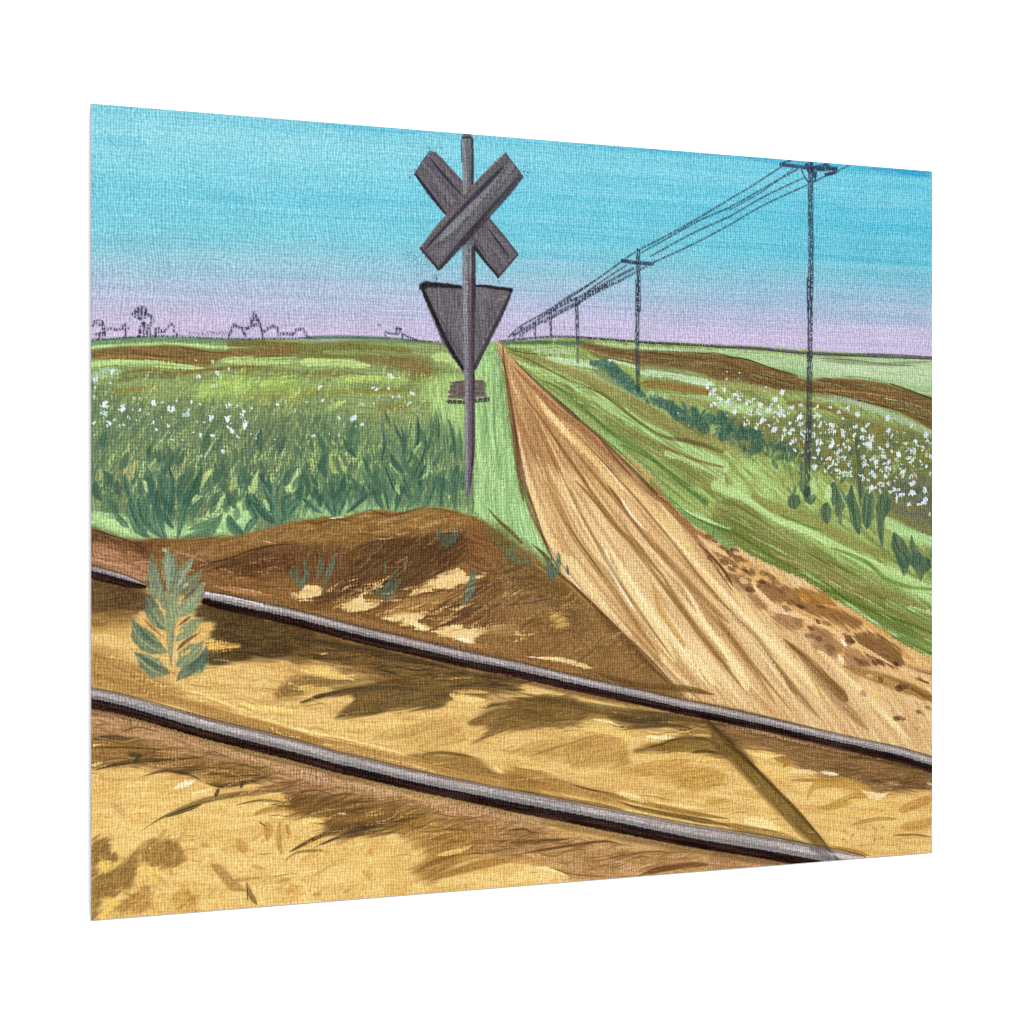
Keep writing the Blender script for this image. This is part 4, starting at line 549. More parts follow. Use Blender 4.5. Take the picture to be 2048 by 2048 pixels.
for pts, c, c2, an in [([(-100, 640), (400, 560), (750, 480), (900, 500), (1000, 620), (1030, 740), (900, 780), (780, 760), (550, 800), (400, 700)], (170, 128, 66), (190, 148, 82), -16), ([(950, 800), (1250, 730), (1500, 690), (1600, 760), (1850, 820), (1850, 960), (1600, 1000), (1300, 880), (1000, 860)], (178, 134, 62), (196, 152, 80), -8),
                   ([(-60, 180), (300, 160), (600, 230), (900, 280), (1300, 300), (1700, 380), (1932, 450), (1932, 520), (1500, 420), (1100, 360), (700, 340), (500, 400), (200, 440), (-60, 440)], (116, 88, 44), (134, 104, 56), 6), ([(850, 340), (1100, 300), (1400, 330), (1300, 420), (1000, 400)], (72, 58, 42), (92, 72, 44), 5),
                   ([(1080, 640), (1300, 560), (1500, 510), (1700, 520), (1932, 560), (1932, 690), (1700, 680), (1400, 660)], (130, 100, 46), (108, 82, 40), 0), ([(-80, 800), (200, 800), (400, 880), (650, 960), (900, 1040), (1000, 1130), (600, 1050), (200, 1000), (-80, 960)], (166, 124, 66), (150, 110, 56), 14)]:
    P('D3', pts, c, col2=c2, a=.85, soft=9, rough=4, ang=an, fl=36)
SS('D3', [([(100, 700), (400, 600), (750, 490)], [8, 14, 10], (140, 104, 52)), ([(920, 460), (1100, 430), (1400, 410), (1600, 440)], [10, 26, 40, 40], (76, 60, 40)), ([(1080, 640), (1300, 580), (1500, 520), (1700, 530), (1850, 590)], [8, 20, 26, 30, 40], (88, 66, 36)), ([(1560, 660), (1700, 640), (1900, 670)], 26, (84, 66, 36)), ([(700, 350), (850, 380), (980, 440)], [20, 26, 10], (240, 214, 150)), ([(1150, 500), (1300, 520), (1450, 515)], [12, 44, 10], (250, 236, 180)), ([(600, 420), (900, 470), (1100, 560)], 70, (232, 194, 110)),
          ([(1000, 690), (1300, 690), (1500, 680), (1850, 720)], 60, (224, 184, 104)), ([(0, 900), (300, 870), (500, 880)], [10, 20, 10], (206, 156, 96)), ([(480, 930), (700, 990), (900, 1020)], 16, (86, 64, 34)), ([(900, 1080), (1100, 1150), (1400, 1210), (1932, 1310)], [20, 36, 44, 50], (84, 62, 28)), ([(700, 980), (900, 1040), (1200, 1110), (1500, 1180), (1932, 1250)], [40, 50, 50, 44, 40], (140, 104, 46)), ([(900, 1010), (1050, 1050), (1200, 1100)], [26, 50, 20], (242, 218, 150)),
          ([(1100, 1030), (1250, 1050), (1400, 1080)], 12, (120, 92, 48)), ([(1200, 1090), (1500, 1130), (1700, 1160)], 26, (238, 204, 130)), ([(1700, 1100), (1932, 1080)], 50, (190, 146, 70)), ([(0, 980), (300, 1040), (700, 1110), (1000, 1170)], 30, (128, 94, 44)), ([(20, 780), (200, 790), (400, 850)], 30, (236, 200, 114)), ([(0, 160), (400, 210), (800, 290), (1100, 330)], [60, 60, 50, 30], (104, 78, 42)), ([(0, 110), (400, 180), (900, 260), (1400, 330), (1932, 420)], [40, 50, 50, 50, 60], (96, 78, 44))], taper=(.2, .25), streak=.45, a=.88)
BR('D3', [(0, 200), (700, 280), (600, 420), (0, 480)], 60, (60, 180), (7, 16), (-8, 20), [(76, 60, 36), (90, 70, 42)], a=(.4, .8), dry=.4)
P('D4', [(-40, 380), (300, 420), (700, 520), (1200, 620), (1932, 760), (1932, 960), (1500, 1010), (1280, 960), (900, 860), (600, 720), (300, 600), (-40, 620)], (118, 88, 54), a=.9, col2=(140, 104, 64), soft=10, rough=5, ang=12, fl=30)
SS('D3', [([(1540, 170), (1640, 300), (1780, 440), (1932, 570), (2040, 700)], [14, 26, 60, 110, 130], (104, 80, 44)), ([(1700, 330), (1860, 500), (1960, 600)], [20, 50, 60], (74, 56, 32))], streak=.3, soft=.7, a=.85)
P('D4', [(-60, 470), (30, 540), (230, 660), (450, 910), (700, 1190), (990, 1510), (870, 1520), (620, 1290), (420, 1090), (230, 880), (60, 700), (-60, 590)], (126, 98, 48), a=.88, col2=(104, 80, 40), soft=9, rough=2, ang=48, fl=60)
SS('D4', [([(30, 560), (150, 640), (300, 780), (500, 980), (700, 1190), (980, 1510)], [60, 60, 30, 34, 40, 30], (78, 60, 28)), ([(250, 660), (400, 680), (600, 680)], [14, 44, 20], (240, 206, 120)), ([(300, 740), (450, 830), (650, 860)], [40, 70, 30], (232, 190, 104)), ([(480, 700), (600, 740), (560, 790)], [30, 80, 40], (166, 118, 50)), ([(900, 820), (980, 840), (1070, 850)], [20, 44, 20], (252, 240, 214)), ([(600, 830), (750, 820), (880, 840)], 36, (236, 206, 140)), ([(620, 900), (900, 900), (1200, 880)], 30, (140, 104, 46)),
          ([(780, 1080), (850, 950), (1100, 920), (1300, 1000), (1150, 1080), (950, 1150), (850, 1140)], 100, (178, 136, 62)), ([(1270, 990), (1400, 1050), (1520, 1010)], [20, 70, 20], (240, 214, 170)), ([(1150, 1080), (1400, 1120), (1550, 1160)], 60, (226, 188, 104)), ([(1280, 900), (1500, 900), (1932, 870)], 26, (84, 62, 38)), ([(1400, 1000), (1700, 970), (1932, 980)], 26, (112, 84, 40)), ([(1600, 1180), (1750, 1120), (1932, 1050)], 90, (172, 126, 58)), ([(1620, 1320), (1800, 1300), (1932, 1260)], 90, (176, 132, 62)),
          ([(1180, 1300), (1400, 1250), (1600, 1250)], 34, (150, 112, 50)), ([(900, 1240), (1200, 1200), (1550, 1200)], 44, (220, 178, 96)), ([(1540, 1400), (1750, 1390), (1932, 1420)], 20, (130, 96, 44)), ([(1600, 1160), (1640, 1270), (1550, 1370)], [10, 20, 8], (222, 180, 100)), ([(1850, 930), (1932, 940)], 34, (236, 210, 190)), ([(200, 1250), (350, 1290), (560, 1340)], [40, 110, 40], (244, 218, 150)), ([(-40, 1280), (200, 1330), (500, 1390), (800, 1480)], [40, 60, 70, 60], (128, 96, 46)),
          ([(980, 1490), (1200, 1540), (1350, 1580)], [10, 40, 26], (150, 108, 48)), ([(1100, 700), (1300, 690), (1500, 720), (1800, 800)], [20, 50, 60, 40], (84, 62, 30)), ([(60, 600), (300, 620), (600, 640)], 10, (120, 90, 46)), ([(500, 540), (800, 590), (1100, 650)], 30, (110, 80, 44)), ([(100, 420), (400, 480), (600, 520)], 40, (168, 126, 92)), ([(1500, 950), (1650, 930)], 20, (206, 170, 150))], taper=(.2, .25), streak=.45, a=.86)
BR('D4', [(900, 1340), (1500, 1300), (1500, 1480), (1150, 1500)], 24, (20, 60), (12, 26), (0, 180), [(150, 116, 50), (166, 128, 60)], a=(.4, .7))
BR('D4', [(350, 690), (560, 690), (560, 760), (350, 760)], 8, (60, 120), (8, 12), (-5, 5), [(150, 110, 60)], a=(.5, .7))

# foreground sand
P('D1', [(50, 180), (300, 200), (700, 330), (1200, 480), (1932, 640), (1932, 800), (1500, 740), (1100, 700), (800, 660), (500, 600), (50, 520)], (150, 112, 72), a=.9, col2=(186, 144, 104), soft=12, rough=5, ang=12, fl=22, fw=3)
P('D1', [(50, 360), (300, 380), (700, 480), (1000, 560), (1500, 640), (1500, 720), (1100, 760), (900, 700), (600, 650), (300, 600), (50, 640)], (124, 92, 50), a=.85, col2=(156, 118, 60), soft=12, rough=5, ang=4, fl=40)
SS('D1', [([(50, 400), (200, 380), (400, 400)], [20, 44, 20], (70, 56, 46)), ([(350, 520), (440, 530), (400, 590)], 44, (66, 60, 46)), ([(70, 650), (250, 600), (450, 570), (700, 560), (950, 540)], [14, 34, 40, 30, 14], (72, 58, 38)), ([(50, 470), (200, 460), (500, 470), (800, 500)], 16, (96, 70, 40)), ([(450, 700), (650, 650), (850, 680), (950, 740)], [12, 26, 30, 20], (96, 70, 42)), ([(650, 630), (900, 620), (1300, 640)], 14, (104, 76, 42)),
          ([(60, 610), (150, 580)], [30, 20], (246, 222, 150)), ([(60, 450), (130, 440)], 20, (240, 200, 150)), ([(720, 790), (800, 760), (890, 730)], [26, 60, 24], (250, 236, 200)), ([(850, 840), (950, 815), (1030, 800)], 24, (248, 222, 160)), ([(950, 740), (1100, 770), (1300, 740), (1500, 690)], [14, 40, 40, 20], (76, 58, 38)), ([(420, 1160), (600, 1040), (800, 950), (1000, 880), (1300, 830), (1600, 810), (1932, 800)], [8, 20, 40, 50, 44, 26, 14], (94, 70, 40)),
          ([(640, 1030), (800, 970), (950, 920)], [14, 34, 26], (60, 50, 38)), ([(1050, 860), (1080, 790)], 34, (66, 52, 38)), ([(1250, 790), (1290, 720)], 34, (70, 54, 38)), ([(1200, 930), (1400, 890), (1600, 900)], [10, 20, 26], (110, 80, 42)), ([(1100, 700), (1300, 690), (1500, 680)], 14, (90, 66, 40)), ([(1300, 840), (1600, 760), (1932, 760)], 60, (166, 122, 78)), ([(1350, 1010), (1500, 960), (1800, 940)], 50, (166, 122, 62)), ([(1600, 860), (1932, 900)], 90, (150, 106, 56)), ([(1600, 1020), (1932, 980)], 40, (172, 128, 64)),
          ([(1540, 1030), (1600, 1030)], 24, (250, 224, 130)), ([(1700, 1040), (1900, 1050)], 18, (250, 226, 140)), ([(1640, 1310), (1800, 1220), (1932, 1160)], [20, 34, 44], (92, 70, 40)), ([(1600, 1390), (1700, 1310), (1932, 1290)], [8, 20, 34], (120, 90, 50)), ([(1460, 1060), (1480, 1130), (1470, 1220)], [60, 90, 40], (176, 132, 64)), ([(1570, 1060), (1560, 1250), (1590, 1320)], 60, (180, 138, 68)), ([(1620, 1080), (1640, 1200)], 60, (176, 134, 64)),
          ([(1400, 1060), (1460, 1100)], 16, (110, 80, 40)), ([(1220, 1220), (1310, 1300)], 90, (188, 144, 76)), ([(200, 900), (300, 980), (330, 1040)], [40, 60, 20], (196, 150, 92)), ([(60, 700), (200, 720), (500, 720)], 30, (196, 152, 90)), ([(1010, 1400), (1100, 1460), (1180, 1560), (1300, 1620)], [50, 90, 100, 60], (172, 128, 70)), ([(1200, 1530), (1450, 1510)], [50, 10], (168, 124, 70)), ([(1300, 1540), (1330, 1640), (1390, 1730)], [20, 50, 40], (128, 96, 54)), ([(1310, 1590), (1310, 1700)], 12, (90, 68, 36))], taper=(.2, .25), streak=.4, a=.88)
for pts, c in [([(430, 1290), (560, 1200), (680, 1190), (760, 1260), (820, 1330), (760, 1420), (680, 1430), (540, 1420), (440, 1370)], (136, 102, 54)), ([(50, 1200), (200, 1200), (230, 1290), (300, 1380), (200, 1390), (110, 1370), (100, 1480), (50, 1480)], (124, 94, 50)), ([(60, 1500), (250, 1440), (350, 1350), (440, 1290), (440, 1400), (400, 1560), (300, 1600), (220, 1680), (120, 1640), (60, 1640)], (124, 94, 48)),
               ([(50, 1600), (120, 1640), (130, 1740), (90, 1850), (50, 1860)], (134, 106, 56)), ([(280, 1700), (420, 1600), (520, 1600), (550, 1700), (480, 1800), (300, 1800), (200, 1760)], (160, 122, 64)), ([(700, 1640), (850, 1620), (900, 1780), (800, 1800), (740, 1740)], (172, 132, 66)), ([(1640, 1520), (1760, 1590), (1740, 1660), (1640, 1680)], (188, 144, 80))]:
    P('D1', pts, c, a=.85, col2=tuple(int(v * 1.2) for v in c), soft=8, rough=5, fl=14, ang=-30)
SS('D1', [([(110, 1400), (180, 1430), (160, 1480)], 50, (232, 190, 84)), ([(150, 1660), (250, 1720), (150, 1800), (120, 1870)], 50, (232, 190, 84)), ([(420, 1430), (600, 1480), (500, 1560)], 60, (230, 192, 100)), ([(700, 1500), (690, 1440)], 20, (150, 110, 60)), ([(880, 1660), (890, 1760)], 10, (150, 112, 52)), ([(450, 1200), (350, 1300)], [10, 20], (240, 208, 124))], taper=(.2, .3), a=.85)
P('D2', [(-60, 640), (400, 720), (900, 850), (1400, 960), (1932, 1090), (1932, 1200), (1400, 1150), (1000, 1020), (600, 940), (-60, 880)], (176, 136, 98), a=.9, col2=(146, 108, 66), soft=10, rough=5, ang=12, fl=18, fw=3)
P('D2', [(-60, 850), (300, 860), (700, 900), (1000, 980), (1000, 1080), (700, 1150), (500, 1170), (300, 1200), (200, 1090), (180, 1040), (-60, 1000)], (136, 98, 50), a=.9, col2=(112, 82, 46), soft=12, rough=5, ang=-12, fl=30)
P('D2', [(900, 1040), (1300, 1020), (1700, 1100), (2000, 1250), (1700, 1330), (1300, 1400), (1100, 1540), (900, 1470), (1000, 1300), (800, 1180)], (168, 122, 60), a=.8, col2=(140, 100, 52), soft=14, rough=6, ang=-12, fl=30)
SS('D2', [([(0, 1260), (200, 1160), (400, 1100), (700, 1060), (1000, 1020)], [14, 50, 56, 44, 20], (96, 72, 42)), ([(90, 1280), (250, 1210), (450, 1130), (650, 1090)], [10, 24, 34, 24], (62, 54, 44)), ([(200, 1040), (400, 980), (600, 930), (900, 870)], [10, 16, 18, 10], (112, 80, 44)), ([(300, 1190), (700, 1150), (900, 1160)], 12, (120, 86, 46)), ([(0, 820), (150, 810), (300, 860)], 12, (104, 76, 46)), ([(100, 900), (400, 880), (700, 870)], 12, (120, 88, 50)),
          ([(0, 1060), (100, 1050), (190, 1060)], [30, 60, 20], (242, 208, 120)), ([(0, 1200), (180, 1150)], [30, 10], (242, 212, 130)), ([(300, 990), (380, 1000)], 12, (244, 214, 160)), ([(900, 1470), (1050, 1400), (1250, 1320), (1500, 1220), (1750, 1180)], [14, 44, 44, 44, 30], (128, 94, 48)), ([(1350, 1320), (1600, 1290), (1932, 1230)], [16, 36, 36], (76, 56, 34)), ([(1020, 1550), (1200, 1480), (1500, 1400), (1932, 1320)], [14, 60, 70, 40], (154, 112, 56)), ([(1550, 1140), (1750, 1110), (1880, 1150)], [10, 20, 14], (104, 76, 46)),
          ([(1050, 990), (1300, 1030), (1500, 1080)], 10, (110, 78, 42)), ([(1150, 1120), (1400, 1130)], 26, (110, 78, 34)), ([(1160, 1230), (1350, 1210)], 14, (120, 86, 42)), ([(500, 1450), (560, 1490), (560, 1530)], [30, 70, 30], (186, 142, 72)), ([(540, 1310), (600, 1290)], 50, (196, 150, 80)), ([(900, 1250), (980, 1270)], 50, (190, 142, 72)), ([(1100, 1330), (1300, 1290), (1400, 1240)], [30, 50, 20], (236, 196, 112)), ([(0, 1380), (200, 1290)], [60, 30], (200, 156, 84)), ([(100, 1650), (170, 1640)], 40, (188, 142, 80)), ([(350, 1630), (410, 1600)], 30, (186, 140, 70)),
          ([(1500, 1060), (1700, 1080), (1932, 1110)], [10, 26, 40], (196, 156, 120)), ([(1720, 1170), (1850, 1160)], 26, (190, 146, 104))], taper=(.2, .25), streak=.42, a=.88)
P('D3', [(-420, 1130), (-80, 1200), (200, 1290), (600, 1380), (1200, 1480), (1932, 1580), (1932, 1730), (1100, 1820), (600, 1830), (300, 1700), (-80, 1560), (-420, 1500), (-200, 1380), (-500, 1300)], (156, 114, 68), a=.88, col2=(178, 136, 92), soft=26, rough=8, ang=12, fl=24, fw=4)
SS('D3', [([(-60, 1350), (100, 1340), (160, 1380)], 20, (96, 66, 36)), ([(-60, 1460), (200, 1450), (480, 1430)], [30, 44, 20], (104, 74, 40)), ([(0, 1570), (300, 1520), (600, 1470), (850, 1450), (1000, 1500)], [14, 26, 26, 20, 10], (92, 62, 34)), ([(800, 1620), (1000, 1570), (1280, 1540), (1420, 1560)], [12, 20, 20, 12], (96, 66, 36)), ([(1080, 1770), (1300, 1700), (1600, 1660), (1820, 1660)], [14, 60, 50, 20], (104, 68, 34)), ([(760, 1640), (900, 1640), (1050, 1660)], 40, (196, 150, 110)), ([(1050, 1720), (1200, 1660), (1280, 1620)], 20, (208, 160, 100)),
          ([(-60, 1640), (200, 1600), (500, 1560)], 60, (184, 140, 76)), ([(-60, 1780), (200, 1740), (500, 1780)], [90, 120, 50], (232, 198, 126)), ([(180, 1680), (300, 1700), (480, 1760)], [20, 34, 10], (248, 222, 160)), ([(300, 1680), (500, 1740), (800, 1770)], 14, (130, 88, 46)), ([(900, 1450), (1100, 1490), (1300, 1530)], 26, (190, 150, 110)), ([(1400, 1570), (1600, 1590), (1800, 1600)], 20, (190, 142, 100))], taper=(.2, .25), streak=.42, a=.88)
P('D4', [(-40, 1530), (300, 1590), (600, 1640), (600, 1750), (-40, 1750)], (158, 116, 74), a=.9, col2=(178, 136, 92), soft=8, rough=3, ang=10)
BR('D1', [(50, 300), (700, 420), (1500, 660), (1500, 800), (900, 720), (300, 640), (50, 660)], 80, (120, 420), (6, 22), (-8, 14), [(92, 66, 38), (74, 54, 34), (112, 80, 46), (196, 150, 100)], a=(.4, .85), dry=.25)
BR('D1', [(900, 740), (1932, 780), (1932, 1200), (1600, 1100), (1200, 900)], 60, (120, 460), (6, 22), (2, 24), [(96, 70, 38), (122, 90, 46), (82, 60, 36), (208, 164, 96)], a=(.4, .8), dry=.2)
BR('D2', [(-40, 850), (1000, 980), (1932, 1180), (1700, 1360), (900, 1200), (200, 1200)], 90, (120, 460), (6, 20), (2, 24), [(96, 70, 38), (122, 90, 46), (76, 56, 34), (206, 160, 100)], a=(.4, .8), dry=.22)
BR('D3', [(-60, 1350), (1000, 1500), (1500, 1600), (900, 1750), (-60, 1600)], 60, (120, 420), (6, 20), (0, 20), [(92, 64, 36), (118, 84, 46), (202, 156, 108)], a=(.4, .8), dry=.22)
BR('C2', [(300, 620), (1400, 500), (1450, 760), (1000, 1000), (300, 1080)], 110, (80, 260), (6, 20), (15, 52), [(70, 50, 36), (88, 62, 42), (140, 104, 66), (60, 46, 36)], a=(.4, .8), dry=.3)
BR('C2', [(1100, 1050), (1932, 760), (1932, 1150), (1300, 1280)], 80, (100, 300), (6, 18), (18, 42), [(62, 48, 38), (84, 60, 40), (150, 112, 72)], a=(.45, .85), dry=.32)
BR('C2', [(0, 380), (600, 310), (1200, 270), (1620, 430), (1300, 470), (700, 540), (0, 570)], 70, (80, 260), (10, 30), (0, 24), [(168, 130, 80), (150, 112, 66), (112, 84, 48), (184, 146, 96)], a=(.4, .8), dry=.25)
BR('C2', [(0, 900), (900, 950), (1932, 1050), (1932, 1480), (900, 1330), (0, 1150)], 70, (90, 300), (10, 34), (4, 36), [(214, 172, 108), (228, 190, 126), (120, 86, 52), (96, 70, 44), (168, 128, 78)], a=(.45, .85), dry=.3)
BR('C3', [(-60, 900), (600, 1120), (1200, 1700), (900, 1760), (-60, 1580)], 70, (80, 280), (10, 30), (10, 40), [(156, 120, 76), (108, 80, 46), (174, 136, 86), (92, 68, 42)], a=(.35, .7), dry=.3)
BR('D1', [(50, 1150), (1932, 1100), (1932, 1650), (50, 1800)], 60, (40, 160), (14, 46), (-30, 60), [(190, 146, 78), (168, 126, 66), (240, 204, 124), (150, 112, 60)], a=(.35, .7), dry=.2)
BR('D1', [(1900, 0), (1932, 380), (1000, 160), (500, 0)], 26, (120, 400), (8, 24), (-22, -8), [(236, 200, 122), (176, 134, 76), (150, 112, 62)], a=(.4, .7), dry=.25)
BR('C1', [(60, 1550), (1932, 1600), (1932, 1932), (60, 1932)], 50, (120, 460), (8, 24), (-24, -4), [(236, 200, 122), (176, 134, 76), (130, 96, 54), (214, 172, 98)], a=(.35, .7), dry=.25)
BR('C1', [(60, 580), (560, 700), (1400, 700), (1932, 600), (1932, 1000), (1200, 940), (600, 900), (60, 740)], 90, (60, 200), (6, 18), (-20, 30), [(76, 52, 38), (166, 124, 92), (104, 72, 48), (198, 152, 120)], a=(.35, .75), dry=.4)
BR('C1', [(1150, 1200), (1932, 1350), (1932, 1560), (1200, 1620)], 60, (100, 320), (8, 22), (-10, 8), [(66, 52, 34), (90, 70, 42), (56, 44, 30)], a=(.4, .8), dry=.25)
BR('C2', [(0, 1420), (1932, 1780), (1932, 1900), (900, 1760), (0, 1640)], 110, (100, 360), (8, 22), (-12, 10), [(66, 52, 34), (92, 70, 42), (120, 90, 52), (56, 44, 32)], a=(.4, .8), dry=.25)
BR('D2', [(1300, 120), (1932, 40), (1932, 240), (1450, 330)], 34, (100, 300), (8, 20), (0, 22), [(96, 74, 44), (118, 90, 52)], a=(.4, .8), dry=.3)
BR('D4', [(200, 520), (1932, 860), (1932, 960), (1300, 960), (600, 700)], 90, (100, 380), (6, 20), (-14, 6), [(88, 62, 38), (112, 82, 48), (150, 112, 76), (76, 56, 34)], a=(.4, .8), dry=.28)
BR('D3', [(700, 300), (1932, 440), (1932, 650), (1400, 520), (900, 440)], 50, (100, 340), (8, 20), (-8, 14), [(84, 64, 38), (104, 80, 44), (72, 56, 38)], a=(.4, .8), dry=.3)
for k in range(70):                              # small dark dabs along the right shoulder
    t = rng.uniform(0, 1); x = 1330 + 430 * t + rng.uniform(-30, 24); y = 1010 + 300 * t ** 1.05 + rng.uniform(-6, 70) * (.4 + t)
    S('F', [(x, y), (x + rng.uniform(8, 22), y + rng.uniform(3, 12))], rng.uniform(5, 13), [(112, 80, 50), (132, 98, 64), (96, 68, 42), (226, 192, 142), (84, 60, 38)][rng.randint(5)], a=rng.uniform(.5, .9), taper=(.3, .4), streak=.3, rough=.4)
# small flecks scattered over the sand, and fine brush lines following it
for k in range(230):
    x = rng.uniform(172, 1758); y = rng.uniform(1120, 1730)
    if y < 1060 + (x - 172) * .25: continue
    l = rng.uniform(8, 46); an = rng.uniform(-.25, .22)
    S('F', [(x, y), (x + l * .5, y + an * l * .4), (x + l, y + l * an)], rng.uniform(1, 3.2), [(122, 88, 46), (236, 204, 132), (150, 110, 60), (96, 70, 42), (214, 172, 100)][rng.randint(5)], a=rng.uniform(.2, .55), taper=(.4, .4), streak=.3)
# ---- rails
def rail(label, centre, wtop, wdark, off):
    """centre: list of (tile, x, y) along the bright top; the dark web lies under it"""
    K = 1932 / 2048.
    i = part('painted_rail', label); j = part('rail_head', None, i); k = part('rail_web', None, i)
    pts = []
    for t, x, y in centre:
        ox, oy, sz = TILES[t]; pts.append(((ox + x * sz / 1932.) * K, (oy + y * sz / 1932.) * K))
    wt = np.interp(np.arange(len(pts)), np.linspace(0, len(pts) - 1, len(wtop)), wtop); wd = np.interp(np.arange(len(pts)), np.linspace(0, len(pts) - 1, len(wdark)), wdark)
    dn = [(x, y + a * .5 + b * .45) for (x, y), a, b in zip(pts, wt, wd)]
    up = [(x, y - a * .62) for (x, y), a in zip(pts, wt)]
    S('F', [(x, y + b * .7) for (x, y), b in zip(dn, wd)], wd * .9, (86, 62, 38), a=.55, soft=.9, streak=.4)
    S('F', up, 3.2, (84, 74, 62), a=.8, streak=.3)
    S('F', dn, wd, (34, 20, 18), a=1, soft=.2, streak=.1, col2=(56, 38, 34), pid=k)
    S('F', [(x, y - b * .34) for (x, y), b in zip(dn, wd)], wd * .3, (38, 38, 44), a=.8, soft=.5, streak=.4)
    S('F', pts, wt, (146, 138, 136), a=1, soft=.22, streak=.12, col2=(128, 120, 120), pid=j)
    S('F', [(x, y + a * .3) for (x, y), a in zip(pts, wt)], wt * .36, (120, 117, 119), a=.75, soft=.6, streak=.5)
    S('F', [(x, y - a * .10) for (x, y), a in zip(pts, wt)], wt * .5, (200, 188, 184), a=.7, soft=.8, streak=.7)
    S('F', [(x, y - a * .46) for (x, y), a in zip(pts, wt)], wt * .16, (86, 80, 82), a=.6, soft=.6, streak=.5, dry=.2)
    return i
rail('short end of the far rail at the left edge, cut off behind a weed', [('C1', 30, 785), ('C1', 200, 828), ('C1', 380, 880), ('C1', 540, 940)], [9, 9, 8, 2], [17, 17, 15, 7], 0)
rail('far steel rail running from the weed to the right edge', [('C1', 1085, 1025), ('C1', 1200, 1055), ('C1', 1500, 1120), ('C1', 1932, 1215), ('C2', 500, 1345), ('C2', 1000, 1462), ('C2', 1500, 1580), ('C3', 0, 1668), ('C3', 400, 1762), ('C3', 800, 1852), ('D3', 1100, 120), ('D3', 1500, 212), ('D4', 0, 280), ('D4', 500, 390), ('D4', 900, 485), ('D4', 1300, 575), ('D4', 1600, 640), ('D4', 1800, 700), ('D4', 1960, 750)],
     [13, 15, 15, 15, 14, 14, 13, 13, 15], [15, 16, 17, 16, 15, 15, 14, 15, 15], 0)
rail('near steel rail crossing the whole foreground', [('D1', 20, 22), ('D1', 300, 80), ('D1', 600, 165), ('D1', 1000, 282), ('D1', 1500, 405), ('D1', 1800, 482), ('D2', 300, 548), ('D2', 500, 592), ('D2', 900, 690), ('D2', 1200, 755), ('D2', 1600, 834), ('D3', 0, 1050), ('D3', 400, 1125), ('D3', 800, 1205), ('D3', 1200, 1285), ('D3', 1600, 1365), ('D4', 0, 1405), ('D4', 400, 1470), ('D4', 800, 1545), ('D4', 1100, 1600), ('D4', 1300, 1650)],
     [17, 20, 22, 20, 20, 21, 20, 24, 24, 22], [21, 19, 18, 19, 18, 20, 22, 18, 18, 16], 0)
SS('C1', [([(1085, 1015), (1300, 1050), (1600, 1120)], [20, 16, 10], (232, 226, 232))], streak=.5, a=.8)
SS('D4', [([(820, 1510), (920, 1550), (980, 1600)], [50, 80, 70], (96, 92, 98)), ([(950, 1500), (1010, 1560), (1060, 1620)], [24, 30, 40], (78, 70, 70)), ([(1000, 1560), (1150, 1590), (1290, 1600)], [24, 34, 20], (206, 186, 176))], streak=.4, a=.75, soft=.6)
# broken bright touches and grey wear along both rails
for t, x0, y0, x1, y1 in [('C2', 0, 1235, 1932, 1680), ('D4', 0, 280, 1932, 745), ('D1', 20, 22, 1932, 512), ('D2', 0, 480, 1932, 895), ('D3', 0, 1050, 1932, 1425), ('C1', 1085, 1025, 1932, 1215)]:
    for k in range(16):
        q = rng.uniform(0, .93); l = rng.uniform(.02, .09); o = rng.uniform(-16, 10)
        S(t, [(x0 + (x1 - x0) * q, y0 + (y1 - y0) * q + o), (x0 + (x1 - x0) * (q + l), y0 + (y1 - y0) * (q + l) + o)], rng.uniform(6, 16), [(226, 216, 212), (104, 100, 102), (190, 176, 168), (122, 112, 106)][rng.randint(4)], a=rng.uniform(.35, .7), taper=(.4, .4), streak=.4, dry=.3)
# pale lip of dust under the rails
SS('D1', [([(60, 215), (250, 235), (600, 320), (1000, 440), (1500, 590), (1932, 680)], [16, 20, 22, 26, 34, 34], (214, 172, 136)), ([(1100, 500), (1500, 610), (1932, 760)], 50, (200, 156, 116))], streak=.55, a=.6, dry=.3, taper=(.1, 0))
SS('D2', [([(0, 680), (400, 760), (900, 850), (1400, 960), (1932, 1060)], [60, 50, 40, 60, 50], (206, 164, 128)), ([(950, 890), (1200, 960), (1450, 1010)], [20, 60, 20], (200, 156, 116))], streak=.55, a=.6, dry=.35)
SS('D4', [([(60, 420), (400, 480), (800, 580), (1200, 670), (1500, 720)], [26, 30, 20, 16, 10], (196, 156, 122))], streak=.6, a=.6, dry=.4)
SS('C2', [([(1500, 1690), (1700, 1730), (1900, 1760)], 12, (210, 160, 130))], streak=.6, a=.6, dry=.4)

